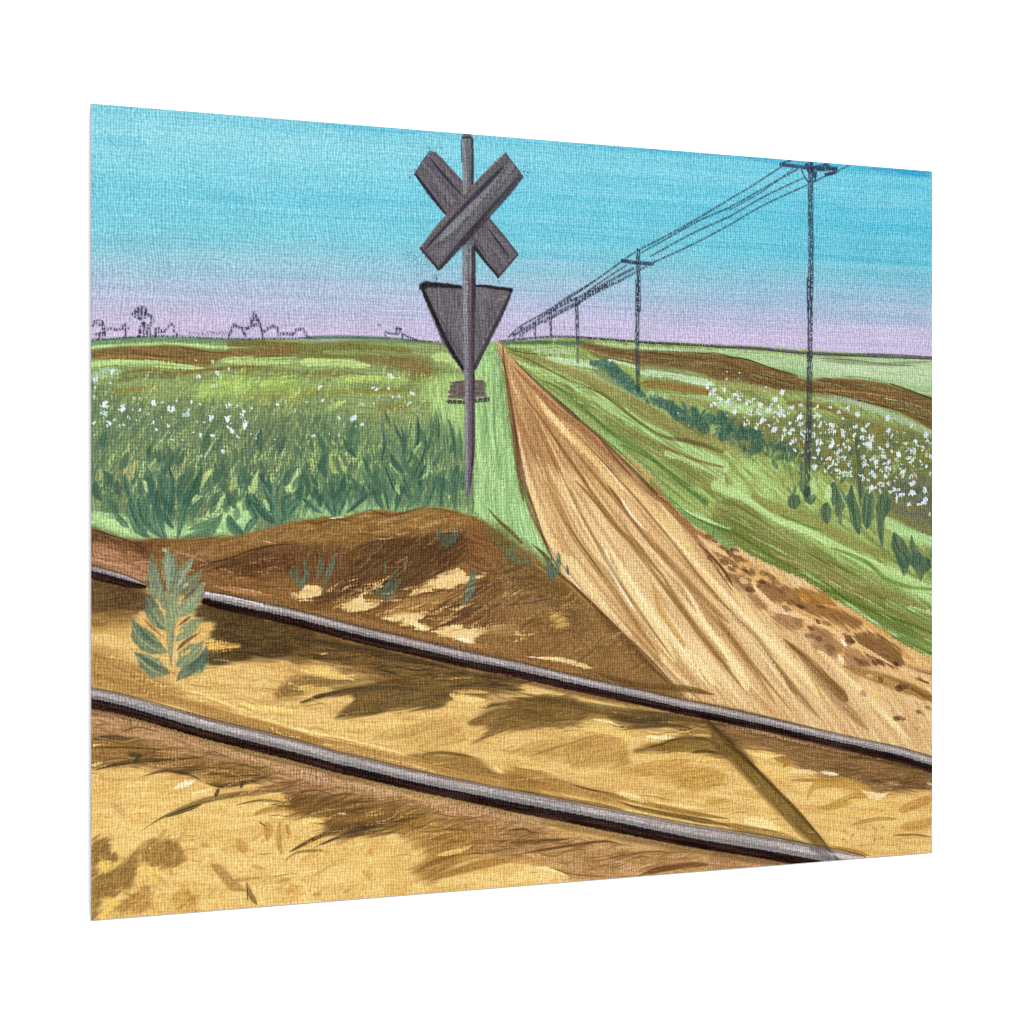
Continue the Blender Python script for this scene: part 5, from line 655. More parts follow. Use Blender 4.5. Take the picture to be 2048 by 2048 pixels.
# the sage weed standing over the gap in the far rail
plant('C1', 'tall pale sage weed with opposite leaves over the far rail', [([(780, 1700), (770, 1400), (790, 1000), (760, 620)], [58, 87, 130, 58], (112, 132, 100)),
      ([(760, 1180), (660, 1030), (620, 860), (600, 650)], [101, 159, 130, 58], (96, 118, 96)), ([(770, 900), (740, 760), (750, 600)], [159, 130, 43], (104, 126, 104)), ([(790, 900), (790, 760), (820, 640)], [87, 87, 43], (110, 132, 110)), ([(800, 980), (870, 820), (990, 680)], [130, 87, 29], (112, 134, 110)), ([(830, 1020), (950, 920), (1070, 800)], [130, 130, 43], (104, 126, 98)),
      ([(820, 1230), (960, 1100), (1060, 930), (1100, 950)], [159, 159, 87, 29], (112, 134, 102)), ([(730, 1350), (640, 1240), (570, 1080), (540, 1040)], [87, 159, 116, 29], (78, 112, 92)), ([(750, 1550), (600, 1480), (480, 1370), (430, 1230)], [87, 174, 174, 43], (74, 106, 88)), ([(820, 1450), (930, 1340), (1080, 1230)], [87, 130, 43], (108, 128, 88)),
      ([(770, 1740), (640, 1690), (520, 1610), (440, 1545)], [87, 174, 145, 43], (70, 100, 84)), ([(820, 1680), (930, 1590), (1080, 1440)], [116, 188, 43], (84, 112, 82)), ([(820, 1810), (930, 1700), (1060, 1610), (1100, 1480)], [58, 159, 174, 29], (74, 104, 86)), ([(800, 1250), (790, 1100), (820, 980)], 120, (128, 142, 104))], (96, 120, 96), name='painted_weed', a=.93, streak=.3, col2=(124, 142, 112), soft=.3)
SS('C1', [([(760, 1000), (740, 820), (755, 640)], [60, 70, 24], (150, 168, 142)), ([(830, 980), (900, 840), (990, 700)], [30, 60, 16], (146, 166, 142)), ([(860, 1180), (980, 1080), (1070, 980)], [40, 70, 20], (140, 160, 122)), ([(700, 1080), (650, 900), (620, 720)], [30, 60, 20], (124, 146, 122)), ([(800, 1300), (800, 1150), (800, 1040)], [80, 110, 60], (142, 156, 112)), ([(840, 1440), (940, 1350), (1050, 1260)], [30, 60, 14], (132, 150, 100)), ([(640, 1470), (540, 1380), (460, 1280)], [30, 50, 14], (62, 96, 82)), ([(690, 1690), (580, 1640), (480, 1570)], [40, 50, 14], (56, 88, 74)), ([(900, 1720), (1000, 1650), (1070, 1540)], [40, 60, 16], (58, 90, 76))], streak=.4, a=.75, taper=(.3, .4), soft=.6)
SS('C1', [([(1060, 1600), (1050, 1740)], 30, (84, 110, 84)), ([(700, 620), (740, 640)], 34, (180, 196, 176)), ([(880, 960), (930, 920)], 34, (176, 190, 160)), ([(640, 1060), (700, 1180)], 26, (222, 180, 110)), ([(480, 1200), (540, 1190)], 34, (226, 182, 106)), ([(820, 1390), (900, 1340)], 24, (220, 178, 104)), ([(640, 1400), (740, 1480)], 18, (222, 180, 110)), ([(860, 1580), (960, 1520)], 40, (222, 178, 100)), ([(1060, 1300), (1150, 1300)], 40, (220, 174, 92)),
          ([(820, 1540), (900, 1460), (1050, 1360)], [20, 40, 10], (104, 70, 44)), ([(860, 1100), (980, 990), (1040, 910)], [14, 30, 8], (104, 76, 60)), ([(840, 1310), (960, 1220)], [20, 34], (108, 78, 46)), ([(520, 1240), (620, 1340), (720, 1420)], [16, 26, 10], (136, 92, 54)), ([(700, 800), (705, 900)], 20, (176, 128, 100))], streak=.35, a=.85, taper=(.25, .3))

# ---- flowers
def blob(tile, x, y, s, col, an=None, pid=None):
    an = rng.uniform(.9, 2.4) if an is None else an
    for q in range(2 + (s > 30) + (s > 50)):
        bx = x + rng.uniform(-.34, .34) * s; by = y + rng.uniform(-.34, .34) * s; a2 = an + rng.uniform(-.8, .8)
        l = s * rng.uniform(.2, .55)
        S(tile, [(bx - l * math.cos(a2), by + l * math.sin(a2)), (bx + l * .3, by), (bx + l * math.cos(a2), by - l * math.sin(a2))], s * rng.uniform(.3, .62), col, a=rng.uniform(.8, 1), soft=.3, streak=.15, taper=(.3, .5), rough=.5, pid=pid)
WH = (224, 230, 238); PW = (178, 204, 196)
fl = part('painted_blossoms', 'loose white blossom dabs over the left field')
for x, y, s in [(240, 825, 50), (235, 920, 34), (180, 1110, 72), (350, 1140, 66), (500, 1060, 22), (625, 1105, 56), (775, 1150, 72), (495, 1172, 34), (950, 1085, 50), (1035, 1110, 30), (1020, 870, 46), (1185, 845, 40), (995, 722, 28), (1280, 1125, 50), (1370, 1120, 26), (1495, 1155, 26), (1410, 1200, 50), (215, 1295, 56), (265, 1260, 24), (350, 1300, 30), (400, 1240, 26), (80, 1290, 40), (625, 1280, 46), (750, 1305, 34), (800, 1245, 26),
                (1140, 1245, 58), (1280, 1238, 56), (1440, 1300, 60), (1310, 1350, 60), (1370, 1410, 40), (1025, 1390, 44), (1150, 1390, 34), (1500, 1380, 26), (1355, 1492, 28), (1250, 1545, 44), (1725, 1130, 38), (1805, 1085, 22), (1705, 1430, 22), (1290, 800, 28), (255, 1010, 22), (1135, 1195, 20), (1555, 1800, 14), (1390, 1640, 12)]:
    blob('B1', x, y, s, WH, pid=fl)
for x, y, s in [(90, 890, 60), (100, 960, 40), (170, 1200, 60), (915, 1190, 60), (1145, 740, 36), (80, 1050, 34), (1150, 945, 40)]: blob('B1', x, y, s, PW, pid=fl)
for x, y, s in [(175, 960, 42), (265, 940, 28), (675, 970, 58), (810, 865, 54), (890, 870, 34), (800, 968, 38), (1010, 1020, 44), (985, 1115, 48), (840, 1050, 40), (705, 1050, 30), (672, 1110, 24), (205, 1070, 44), (60, 1090, 26), (345, 1230, 40), (480, 1240, 60), (560, 1300, 44), (500, 1315, 28), (120, 1395, 44), (100, 1255, 18), (260, 1390, 22), (345, 1385, 20), (1000, 1215, 22), (1050, 1205, 24), (1080, 1215, 20), (880, 1040, 34)]:
    blob('B2', x, y, s, (206, 216, 224), pid=fl)
for x, y, s in [(570, 1130, 50), (300, 1110, 36), (320, 1280, 30), (800, 1180, 26), (900, 1165, 24), (390, 1310, 40)]: blob('B2', x, y, s, (166, 184, 182), pid=fl)
for k in range(60): blob('B1', rng.uniform(80, 1900), rng.uniform(1000, 1450), rng.uniform(12, 32), PW if k % 2 else WH, pid=fl)
fr = part('painted_blossoms', 'dense white blossom dabs on the slope around the nearest pole')
for x, y, s in [(105, 785, 24), (205, 795, 20), (430, 918, 18), (580, 960, 60), (515, 1025, 60), (200, 850, 24), (95, 855, 26), (70, 940, 44), (180, 975, 44), (40, 1020, 44), (95, 1060, 50), (150, 1010, 34), (215, 1030, 44), (285, 1050, 50), (385, 1070, 56), (460, 1110, 50), (420, 955, 26), (545, 1150, 62), (650, 1095, 60), (735, 1065, 44), (730, 1165, 54), (410, 1200, 60), (495, 1270, 70), (590, 1160, 40), (640, 1230, 44),
                (600, 1290, 40), (565, 1350, 50), (720, 1235, 44), (670, 1290, 40), (845, 1250, 40), (770, 1215, 22), (750, 1335, 44), (850, 1330, 36), (860, 1160, 50), (870, 1090, 44), (905, 1235, 60), (1000, 1250, 60), (1060, 1140, 54), (990, 1090, 40), (1140, 1100, 50), (1210, 1160, 64), (1100, 1190, 30), (1290, 1060, 20), (665, 1390, 56), (690, 1455, 44), (745, 1480, 36), (800, 1468, 36), (890, 1400, 66), (880, 1470, 60), (990, 1410, 66),
                (1040, 1470, 60), (1098, 1420, 46), (1150, 1430, 26), (975, 1520, 56), (1010, 1560, 50), (1120, 1530, 50), (855, 1600, 60), (905, 1530, 26), (1045, 1555, 30), (950, 1650, 44), (1000, 1650, 24), (1055, 1640, 50), (1110, 1665, 60), (1060, 1700, 34), (1150, 1655, 30), (1010, 1730, 26), (1190, 1330, 50), (1100, 1330, 54), (1020, 1310, 40), (1260, 1280, 50), (1310, 1250, 40), (1260, 1350, 50), (1470, 1180, 60), (1480, 1300, 60),
                (1520, 1340, 40), (1620, 1310, 26), (1680, 1260, 50), (1810, 1320, 56), (1820, 1370, 40), (1720, 1390, 44), (1640, 1410, 50), (1560, 1310, 20), (1310, 1430, 70), (1340, 1390, 40), (1420, 1450, 60), (1490, 1410, 50), (1450, 1500, 66), (1580, 1500, 70), (1690, 1470, 60), (1680, 1540, 66), (1770, 1450, 50), (1840, 1520, 44), (1280, 1580, 60), (1340, 1540, 50), (1390, 1570, 60), (1470, 1560, 60), (1550, 1540, 40), (1480, 1620, 60),
                (1360, 1660, 70), (1420, 1640, 44), (1470, 1690, 56), (1600, 1660, 60), (1690, 1740, 70), (1810, 1610, 44), (1770, 1590, 30), (1250, 1690, 40), (1330, 1790, 60), (1420, 1750, 54), (1490, 1740, 50), (1560, 1700, 30), (1600, 1850, 56), (1690, 1830, 60), (1800, 1800, 50), (1800, 1890, 66), (1660, 1920, 40), (1540, 1800, 34), (1750, 1930, 44), (1850, 1400, 34), (1700, 1600, 26), (1600, 1580, 26)]:
    blob('B4', x, y, s * rng.uniform(.8, 1.05), [(210, 218, 230), (194, 206, 220), (206, 216, 216)][rng.randint(3)], an=rng.uniform(.6, 2.6), pid=fr)
for k in range(190):
    x = rng.uniform(0, 1860); y = 940 + x * .28 + rng.uniform(-40, 480) * (.35 + x / 1860 * .9)
    blob('B4', x, y, rng.uniform(16, 44), [(214, 220, 226), (176, 196, 190), (196, 204, 208)][rng.randint(3)], pid=fr)
for x, y, s in [(1600, 0, 40), (1640, 50, 50), (1730, 30, 50), (1700, 120, 40), (1830, 90, 56), (1840, 0, 40), (1560, -20, 40)]: blob('C4', x, y, s, (196, 206, 226), pid=fr)
for x, y, s in [(1860, 950, 60), (1900, 1000, 60), (1890, 1120, 40), (1600, 1190, 22), (1700, 1300, 18)]: blob('B3', x, y, s, (204, 214, 218), pid=fr)

# ---- horizon pencil line, far trees, utility line
PEN = (52, 56, 68)
hzl = part('painted_horizon_line', 'dotted pencil line along the left horizon'); hzr = part('painted_horizon_line', 'dark solid pencil line along the right horizon')
SS('B1', [([(60, 545), (300, 525), (600, 505), (900, 510), (1300, 530), (1932, 525)], 20, PEN, .75)], dry=.52, streak=0, pid=hzl)
SS('B2', [([(0, 520), (400, 515), (800, 525), (1100, 550), (1300, 555)], 16, PEN, .75)], dry=.5, streak=0, pid=hzl)
SS('B3', [([(0, 550), (250, 525), (500, 510), (720, 515), (1000, 535), (1300, 560), (1932, 590)], 22, (70, 70, 78), .9), ([(800, 525), (1100, 548), (1400, 570), (1932, 600)], 14, PEN, .8)], dry=.25, streak=.2, pid=hzr)
SS('B4', [([(0, 572), (350, 585), (700, 620), (1100, 640), (1500, 645), (1880, 670)], 26, (88, 84, 98), .95), ([(0, 576), (350, 592), (700, 628), (1100, 648), (1880, 680)], 12, (62, 60, 76), .9)], dry=.12, streak=.2, pid=hzr)
def pencil(tile, name, label, lines, w=15, dry=.42, a=.8):
    i = part(name, label)
    for l in lines: S(tile, l, w * 1.7, PEN, a=a, dry=dry + .02, streak=0, soft=.8, pid=i, sm=False)
pencil('B1', 'painted_tree_outline', 'low scribbled tree outline at the left end of the horizon', [[(75, 410), (85, 375), (125, 365), (160, 375), (172, 430), (150, 455), (165, 520)], [(95, 490), (150, 480), (195, 455), (230, 435), (290, 450), (340, 440), (350, 405), (365, 400), (365, 520)], [(340, 440), (395, 432)], [(110, 400), (165, 405)], [(70, 540), (130, 530), (140, 480)], [(190, 440), (180, 500)]])
pencil('B1', 'painted_tree_outline', 'tall scribbled tree outline, second from the left', [[(435, 305), (470, 262), (510, 245), (548, 258), (555, 305), (600, 328), (612, 370), (590, 402)], [(440, 312), (500, 350), (560, 322)], [(490, 262), (540, 300), (480, 330)], [(525, 385), (495, 440), (490, 505)], [(500, 470), (545, 465), (585, 500), (575, 420), (530, 388)], [(540, 400), (545, 500)], [(470, 290), (530, 280)]], w=19, dry=.36)
pencil('B1', 'painted_tree_outline', 'small scribbled hump outline right of the tall tree', [[(635, 510), (640, 440), (665, 430), (668, 468), (720, 462), (745, 430), (770, 392), (800, 410), (805, 460), (828, 492)], [(650, 470), (690, 455)]])
pencil('B1', 'painted_tree_outline', 'pointed scribbled treetop outline in the middle of the left horizon', [[(1300, 500), (1318, 450), (1340, 400), (1378, 422), (1430, 440), (1480, 430), (1510, 350), (1520, 292), (1545, 340), (1575, 400), (1592, 470), (1600, 525)], [(1420, 440), (1440, 500)], [(1590, 480), (1640, 440), (1690, 415), (1730, 430), (1745, 492), (1800, 480), (1870, 490), (1900, 450), (1960, 440), (1990, 490), (2010, 512)], [(1495, 410), (1560, 400)], [(1500, 350), (1560, 360)]], w=18, dry=.38)
pencil('B2', 'painted_shed_outline', 'thin sketched shed outline on the horizon left of the sign', [[(770, 512), (770, 466), (792, 478), (860, 488), (872, 428), (905, 440), (918, 490), (922, 522)], [(870, 440), (910, 440)], [(880, 490), (905, 450)], [(935, 490), (960, 505), (1000, 522), (1060, 542)], [(700, 400), (722, 404)]], w=12, dry=.28)
for k in range(46):
    x = rng.uniform(840, 1290); S('B1', [(x, 470 + rng.uniform(-10, 30)), (x + 6, 474 + rng.uniform(-10, 30))], 8, PEN, a=.6, dry=.45, streak=0)
wire = part('painted_wires', 'four pencil wires dropping from the near pole towards the vanishing point')
for t, l, w in [('A4', [(460, 645), (330, 730), (160, 840), (0, 930)], 13), ('A4', [(600, 670), (330, 820), (160, 920), (0, 1005)], 14), ('A4', [(560, 665), (300, 860), (0, 1030)], 9), ('A4', [(670, 740), (330, 900), (0, 1090)], 13), ('A4', [(690, 810), (300, 990), (0, 1165)], 13),
                ('A3', [(1932, 935), (1500, 1190), (1100, 1400), (960, 1495), (700, 1680), (450, 1830), (320, 1925)], 15), ('A3', [(1932, 1010), (1650, 1130), (1400, 1270), (1130, 1420)], 14), ('A3', [(1932, 1090), (1560, 1260), (1220, 1450)], 15), ('A3', [(1932, 1165), (1600, 1340), (1230, 1510)], 14),
                ('A3', [(1180, 1540), (900, 1690), (700, 1790), (540, 1880)], 18), ('A3', [(1060, 1560), (800, 1700), (600, 1830)], 22), ('A3', [(1000, 1530), (800, 1660), (620, 1790)], 14), ('B3', [(860, 0), (700, 110), (500, 240), (300, 350), (180, 420), (80, 510)], 16), ('B3', [(1100, 0), (900, 80), (740, 180), (560, 270), (400, 360), (280, 430), (180, 500)], 22),
                ('B3', [(980, 20), (720, 150), (480, 270), (250, 420), (120, 500)], 20), ('B3', [(720, 210), (560, 290), (400, 380)], 14), ('A4', [(740, 790), (850, 730), (950, 690), (1070, 632)], 14), ('A4', [(760, 690), (850, 620), (890, 615)], 12)]:
    S(t, l, w * 1.35, PEN, a=.72, dry=.3, streak=0, soft=.9, pid=wire)
def pole(label, segs, arms, w, dry=.18):
    i = part('painted_utility_pole', label); j = part('pole_shaft', None, i); k = part('crossarm', None, i)
    for t, l in segs: S(t, l, w * 1.12, PEN, a=.84, dry=dry + .08, streak=.1, soft=.4, pid=j)
    for t, l, wa in arms: S(t, l, wa, (52, 56, 78), a=.9, dry=dry * .6, streak=.1, soft=.4, pid=k)
    return i
pole('short scribbled utility pole nearest the vanishing point', [('B3', [(130, 478), (130, 522)])], [('B3', [(115, 490), (150, 484)], 14)], 18, .4)
pole('second shortest scribbled utility pole near the vanishing point', [('B3', [(200, 430), (205, 522)])], [('B3', [(180, 436), (225, 432)], 16)], 20, .38)
pole('third shortest scribbled utility pole under the wires', [('B3', [(310, 390), (316, 520)])], [('B3', [(290, 395), (332, 395)], 20)], 24, .36)
pole('utility pole of medium height ending at the horizon', [('B3', [(452, 265), (458, 510)])], [('B3', [(432, 272), (500, 276)], 20)], 28, .26)
pole('utility pole left of the bushes with its foot in pale grass', [('B3', [(688, 170), (692, 350), (700, 560)])], [('B3', [(600, 180), (660, 178), (745, 190)], 18)], 34, .32)
S('B3', [(700, 560), (700, 740)], 28, (76, 92, 96), a=.8, dry=.38, streak=0)
pole('second nearest utility pole standing in the bushes', [('A3', [(1105, 1400), (1110, 1932)]), ('B3', [(1235, 0), (1232, 350), (1232, 600), (1240, 985)])], [('A3', [(965, 1490), (1100, 1508), (1232, 1518)], 36)], 42, .2)
pole('nearest and tallest utility pole on the right', [('A4', [(722, 600), (722, 1000), (727, 1500), (715, 1940)]), ('B4', [(808, 0), (815, 300), (812, 660)]), ('B4', [(812, 640), (806, 1200), (796, 1500), (786, 1830)])],
     [('A4', [(455, 625), (620, 645), (800, 668), (955, 660)], 34), ('A4', [(470, 610), (545, 590)], 16), ('A4', [(640, 670), (665, 730), (705, 790)], 15), ('A4', [(775, 690), (765, 760), (735, 800)], 15), ('A4', [(760, 650), (870, 640), (950, 690), (860, 715)], 34), ('A4', [(690, 640), (760, 720)], 60)], 56, .2)
SS('B4', [([(745, 1560), (750, 1700), (770, 1850)], [60, 60, 90], (64, 88, 72)), ([(600, 1560), (600, 1700), (570, 1800)], 6, (86, 84, 60)), ([(620, 1740), (640, 1800), (660, 1730)], 10, (100, 80, 54)), ([(820, 1850), (850, 1900)], 80, (78, 104, 76)), ([(640, 1850), (680, 1932)], 80, (76, 100, 74))], a=.75, streak=.4, dry=.15, taper=(.2, .2))

# ---- the crossing sign
GR = (108, 104, 107); DKG = (42, 38, 42)
sign = part('painted_crossing_sign', 'grey railway crossing sign with crossed boards and a triangle on a post')
plate = part('sign_plate', 'small reddish grey plate low on the post', sign)
tri = part('triangle_board', 'inverted grey triangle with dark rim', sign)
boardA = part('cross_board', 'board running from upper left to lower right, behind', sign)
mast = part('sign_post', None, sign)
boardB = part('cross_board', 'board running from upper right to lower left, in front', sign)
P('B2', [(1345, 925), (1480, 905), (1640, 905), (1662, 930), (1668, 1055), (1340, 1065)], (116, 92, 94), a=.95, col2=(96, 76, 80), soft=1.5, rough=2.5, sm=False, pid=plate, dry=.08)
SS('B2', [([(1335, 1092), (1480, 1100), (1690, 1072)], [40, 30, 44], (66, 52, 58)), ([(1350, 925), (1470, 915)], 10, (60, 70, 60)), ([(1660, 920), (1665, 1050)], 8, (90, 100, 80))], pid=plate, a=.95, streak=.2, dry=.12, sm=False)
P('B2', [(1090, 25), (1140, 14), (1300, 30), (1440, 45), (1600, 42), (1750, 60), (1905, 88), (1880, 190), (1750, 440), (1600, 760), (1520, 900), (1455, 815), (1280, 560), (1180, 320), (1100, 120)], (114, 108, 110), col2=(100, 94, 96), ang=80, fl=30, fw=4, soft=1.5, rough=1.5, sm=False, pid=tri)
SS('B2', [([(1095, 60), (1140, 40), (1300, 48), (1440, 62)], [66, 70, 44, 34], DKG), ([(1110, 100), (1200, 300), (1300, 520), (1400, 700), (1465, 800)], [40, 44, 48, 44, 30], DKG), ([(1895, 110), (1800, 330), (1700, 530), (1600, 730), (1560, 800)], [30, 44, 44, 40, 40], (62, 54, 62)), ([(1580, 52), (1700, 60), (1900, 88)], [24, 30, 34], DKG),
          ([(1240, 300), (1330, 480), (1440, 680)], [10, 40, 20], (88, 80, 90), .7), ([(1740, 300), (1650, 520)], [20, 30], (96, 88, 92), .6), ([(1780, 180), (1850, 150)], 30, (140, 122, 116), .6)], streak=.25, a=.95, soft=.4, rough=.2, sm=False)
P('A2', [(1175, 505), (1225, 510), (1465, 790), (1700, 1100), (1955, 1430), (1785, 1640), (1545, 1340), (1310, 1078), (1150, 880), (1035, 700)], GR, col2=(94, 86, 94), ang=46, fl=30, fw=4, soft=1.5, rough=1.5, sm=False, pid=boardA)
SS('A2', [([(1040, 715), (1160, 880), (1310, 1070)], [24, 38, 20], DKG), ([(1175, 575), (1290, 720), (1440, 885)], [12, 34, 20], (62, 56, 66)), ([(1180, 510), (1330, 640), (1460, 780)], 18, (100, 84, 84)), ([(1690, 1200), (1780, 1320), (1880, 1450)], [10, 26, 14], (58, 52, 62)), ([(1555, 1345), (1670, 1500), (1780, 1630)], [40, 30, 26], DKG), ([(1040, 700), (1100, 600), (1170, 505)], 14, (76, 66, 74)), ([(1780, 1640), (1955, 1435)], 22, (66, 56, 62)),
          ([(1700, 1110), (1830, 1270), (1950, 1420)], 22, (92, 78, 84)), ([(1120, 640), (1250, 800), (1380, 950)], 40, (126, 118, 126), .5)], streak=.25, a=.92, soft=.4, sm=False)
S('A2', [(1500, 375), (1502, 600), (1515, 900)], 104, (104, 101, 105), streak=.2, soft=.12, pid=mast, sm=False)
S('A2', [(1515, 1340), (1515, 1600), (1518, 1932)], 128, (104, 101, 105), streak=.2, soft=.12, pid=mast, sm=False)
S('B2', [(1518, 0), (1520, 500), (1525, 900), (1525, 1300), (1520, 1650), (1508, 1900), (1500, 1935)], [128, 112, 104, 104, 94, 60, 30], (104, 96, 106), streak=.2, soft=.12, pid=mast)
SS('A2', [([(1475, 385), (1478, 600), (1488, 900)], 40, (134, 134, 140)), ([(1548, 400), (1552, 600), (1550, 800)], 28, (54, 48, 58)), ([(1455, 385), (1450, 430), (1452, 600)], 9, (66, 60, 70)), ([(1460, 382), (1545, 380)], 20, (60, 56, 62)), ([(1480, 1370), (1482, 1600), (1485, 1932)], 52, (136, 136, 142)), ([(1560, 1380), (1562, 1600), (1560, 1932)], 46, (62, 54, 60)), ([(1530, 1350), (1530, 1932)], 12, (150, 134, 134))], streak=.3, a=.92, sm=False, soft=.5)
SS('B2', [([(1484, 0), (1488, 500), (1494, 900), (1496, 1300), (1497, 1650), (1496, 1900)], [50, 46, 42, 40, 36, 18], (136, 134, 140)), ([(1560, 0), (1555, 500), (1556, 900), (1558, 1300), (1552, 1600), (1528, 1850)], [44, 40, 40, 40, 34, 16], (68, 54, 62)), ([(1528, 950), (1530, 1300), (1528, 1600), (1520, 1800)], 26, (112, 88, 98)), ([(1525, 0), (1526, 500), (1530, 900)], 14, (104, 84, 84))], streak=.3, a=.92, soft=.5)
P('A2', [(1845, 520), (1992, 715), (1240, 1575), (1150, 1480), (1080, 1375), (1210, 1200), (1480, 900), (1700, 660)], (108, 104, 108), col2=(94, 90, 95), ang=-48, fl=34, fw=4, soft=1.5, rough=1.5, sm=False, pid=boardB)
SS('A2', [([(1985, 735), (1880, 860), (1700, 1060), (1500, 1280), (1255, 1560)], [50, 70, 70, 66, 34], (60, 52, 60)), ([(1780, 740), (1600, 930), (1400, 1150), (1270, 1290)], [30, 90, 90, 40], (132, 131, 137)), ([(1820, 650), (1700, 780), (1500, 980), (1300, 1190), (1130, 1380)], [20, 50, 44, 36, 14], (58, 52, 64)), ([(1830, 560), (1650, 720), (1450, 940), (1250, 1160), (1100, 1360)], [24, 26, 26, 22, 14], (114, 94, 92)),
          ([(1086, 1378), (1160, 1460), (1245, 1565)], 24, (56, 48, 58)), ([(1845, 522), (1985, 712)], 14, (78, 68, 72)), ([(1250, 1430), (1330, 1360)], 70, (118, 110, 116), .8), ([(1780, 990), (1700, 1080), (1560, 1240)], 12, (116, 92, 86), .6), ([(1900, 640), (1850, 720)], 60, (128, 122, 130), .6)], streak=.25, a=.92, soft=.45, sm=False)
# stray pencil crumbs around the sign
for cx, cy, sp, n in [(1190, 470, 70, 30), (1090, 1500, 110, 30), (1015, 720, 40, 14), (1220, 1620, 50, 14), (1010, 1440, 50, 10), (1760, 1670, 60, 10), (2020, 700, 50, 16)]:
    for k in range(n):
        x = cx + rng.normal() * sp * .6; y = cy + rng.normal() * sp * .6
        S('A2', [(x, y), (x + 5, y + 5)], rng.uniform(6, 11), (58, 78, 92), a=.75, streak=0, dry=.4, sm=False)
# pencil edge along the track, left of the verge
S('B2', [(1760, 600), (1800, 900), (1870, 1300), (1932, 1600)], 8, (80, 70, 60), a=.6, dry=.4, streak=0)
S('C3', [(60, 0), (120, 250), (230, 480), (330, 650), (480, 830), (600, 990)], 8, (60, 62, 56), a=.7, dry=.4, streak=0)

# cells of bare ground that no motif claimed go to the motif beside them
xx = (IDS == field) & ((U > .468) | (V > .62))
for _ in range(60):
    if not xx.any(): break
    for ax, st in ((0, 1), (1, 1), (0, -1), (1, -1)):
        nb = np.roll(IDS, st, ax); free = xx & (nb != field)
        IDS[free] = nb[free]; xx &= ~free
# ---- the print's overall ink tone, then canvas weave and grain over everything that was painted
lum = IMG @ np.array([.3, .59, .11], np.float32)
IMG[:] = lum[..., None] + (IMG - lum[..., None]) * .92 + np.array([4, 5, 6], np.float32)
IMG[..., 0] += .38 * np.clip(IMG[..., 1] - np.maximum(IMG[..., 0], IMG[..., 2]), 0, 60)
IMG += .15 * (IMG - 122)
lum = IMG.mean(-1, keepdims=True) / 255.
amp = .25 + .16 * np.clip(.8 - lum, 0, 1)
IMG += (WV[..., None] - .5) * 2 * amp * (IMG * .55 + 40)
IMG += FINE[..., None] * 12
IMG += (vn(XX / 26, YY / 26, 21) - .5)[..., None] * 7
IMG[:] = np.clip(IMG, 4, 252)
# ---------------------------------------------------------------- the board itself, and its paint film as real meshes
root = bpy.data.objects.new('art_print', None); scene.collection.objects.link(root)
root.location = base; root.rotation_euler = (0, 0, ANG)
root['label'] = 'thin printed board showing a painted railway crossing sign, rails and a dirt track'
root['category'] = 'art print'
panel = mesh_obj('backing_board', *box(-BW / 2, BW / 2, .0002, .0014, -.0006, BH), plain('board_edge', (.33, .32, .35), .7, 40, .05), root)
panel['label'] = 'thin grey edged backing board'
mount = mesh_obj('wall_spacer', *box(-BW / 2 + .08, BW / 2 - .08, .0014, .0041, .06, BH - .06), plain('spacer_foam', (.8, .8, .8), .9, 30, .03), root)

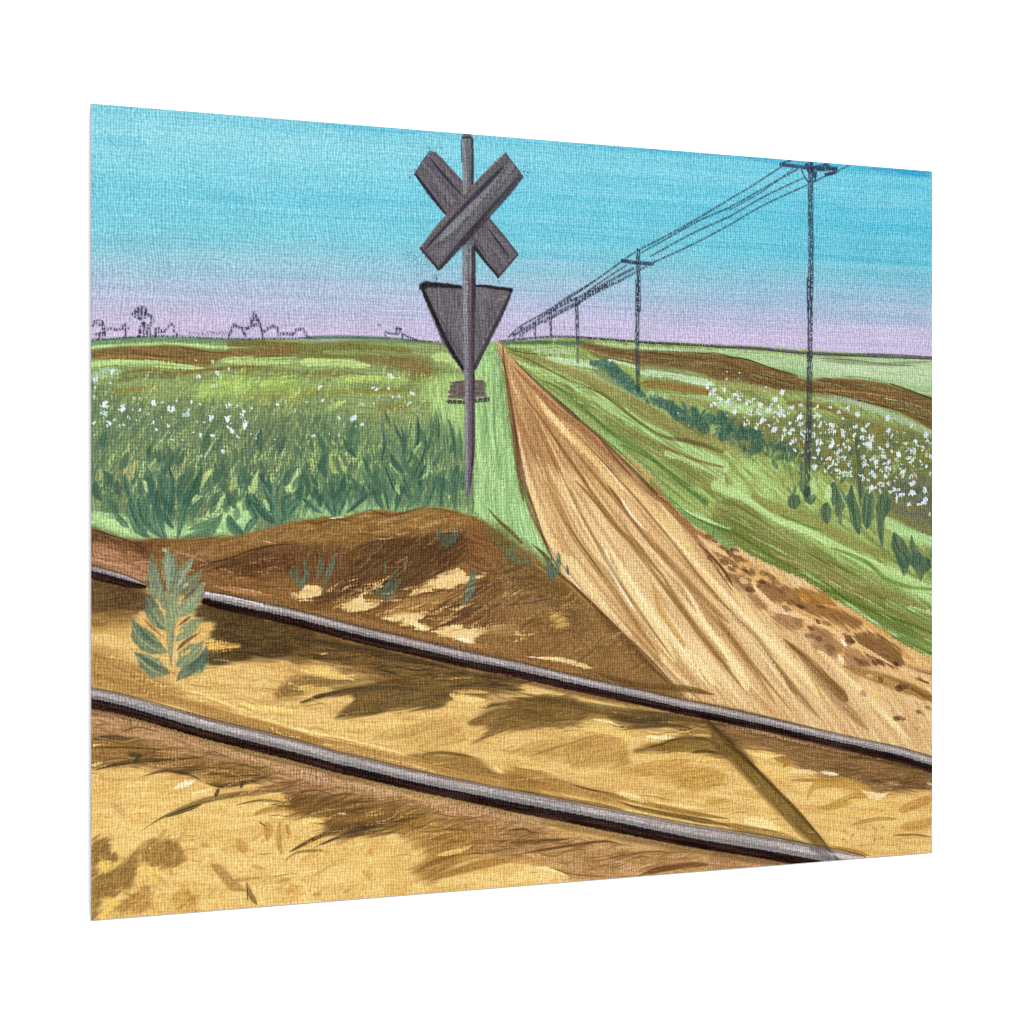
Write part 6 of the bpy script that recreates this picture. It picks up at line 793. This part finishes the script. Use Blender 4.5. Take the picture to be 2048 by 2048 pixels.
m = bpy.data.materials.new('printed_paint'); m.use_nodes = True; nt = m.node_tree; b = nt.nodes['Principled BSDF']
at = nt.nodes.new('ShaderNodeAttribute'); at.attribute_name = 'paint'
tc = nt.nodes.new('ShaderNodeTexCoord'); ns = nt.nodes.new('ShaderNodeTexNoise'); ns.inputs['Scale'].default_value = 900; ns.inputs['Detail'].default_value = 2
mr = nt.nodes.new('ShaderNodeMapRange'); mr.inputs['To Min'].default_value = .955; mr.inputs['To Max'].default_value = 1.045
sc = nt.nodes.new('ShaderNodeVectorMath'); sc.operation = 'SCALE'
nt.links.new(tc.outputs['Object'], ns.inputs['Vector']); nt.links.new(ns.outputs['Fac'], mr.inputs['Value'])
nt.links.new(at.outputs['Color'], sc.inputs[0]); nt.links.new(mr.outputs['Result'], sc.inputs['Scale']); nt.links.new(sc.outputs['Vector'], b.inputs['Base Color'])
b.inputs['Roughness'].default_value = .85; b.inputs['Specular IOR Level'].default_value = 0
PAINT = m
c = IMG / 255.; LIN = np.where(c <= .04045, c / 12.92, ((c + .055) / 1.055) ** 2.4) / LIGHT
cell = IDS[:GH, :GW]
def film(name, pid, parent):
    r, q = np.nonzero(cell == pid)
    if len(r) == 0: return None
    a = r * NX + q
    f = np.stack([a, a + NX, a + NX + 1, a + 1], 1)          # front faces the viewer
    used, inv = np.unique(f, return_inverse=True)
    me = bpy.data.meshes.new(name); vr = used // NX; vq = used % NX
    co = np.empty((len(used), 3), np.float32)
    co[:, 0] = (vq / GW - .5) * BW; co[:, 1] = 0; co[:, 2] = (1 - vr / GH) * BH
    me.vertices.add(len(used)); me.vertices.foreach_set('co', co.ravel())
    me.loops.add(len(f) * 4); me.loops.foreach_set('vertex_index', inv.ravel().astype(np.int32))
    me.polygons.add(len(f)); me.polygons.foreach_set('loop_start', np.arange(0, len(f) * 4, 4, dtype=np.int32))
    ca = me.color_attributes.new('paint', 'FLOAT_COLOR', 'POINT')
    rgba = np.ones((len(used), 4), np.float32); rgba[:, :3] = LIN[vr, vq]
    ca.data.foreach_set('color', rgba.ravel())
    me.materials.append(PAINT); me.update(calc_edges=True)
    o = bpy.data.objects.new(name, me); scene.collection.objects.link(o); o.parent = parent
    return o
made = {}
has_child = {p[2] for p in PARTS if p[2]}
# a motif made of several pieces is carried by an Empty; a motif of one piece is its own mesh
for i, (name, label, par) in enumerate(PARTS, 1):
    up = made.get(par, root) if par else root
    if i in has_child:
        o = bpy.data.objects.new(name, None); scene.collection.objects.link(o); o.parent = up
        if (cell == i).any(): raise RuntimeError(name)
    else:
        o = film(name, i, up)
    if o is None: continue
    made[i] = o
    if label: o['label'] = label
print('paint film parts:', len(made))
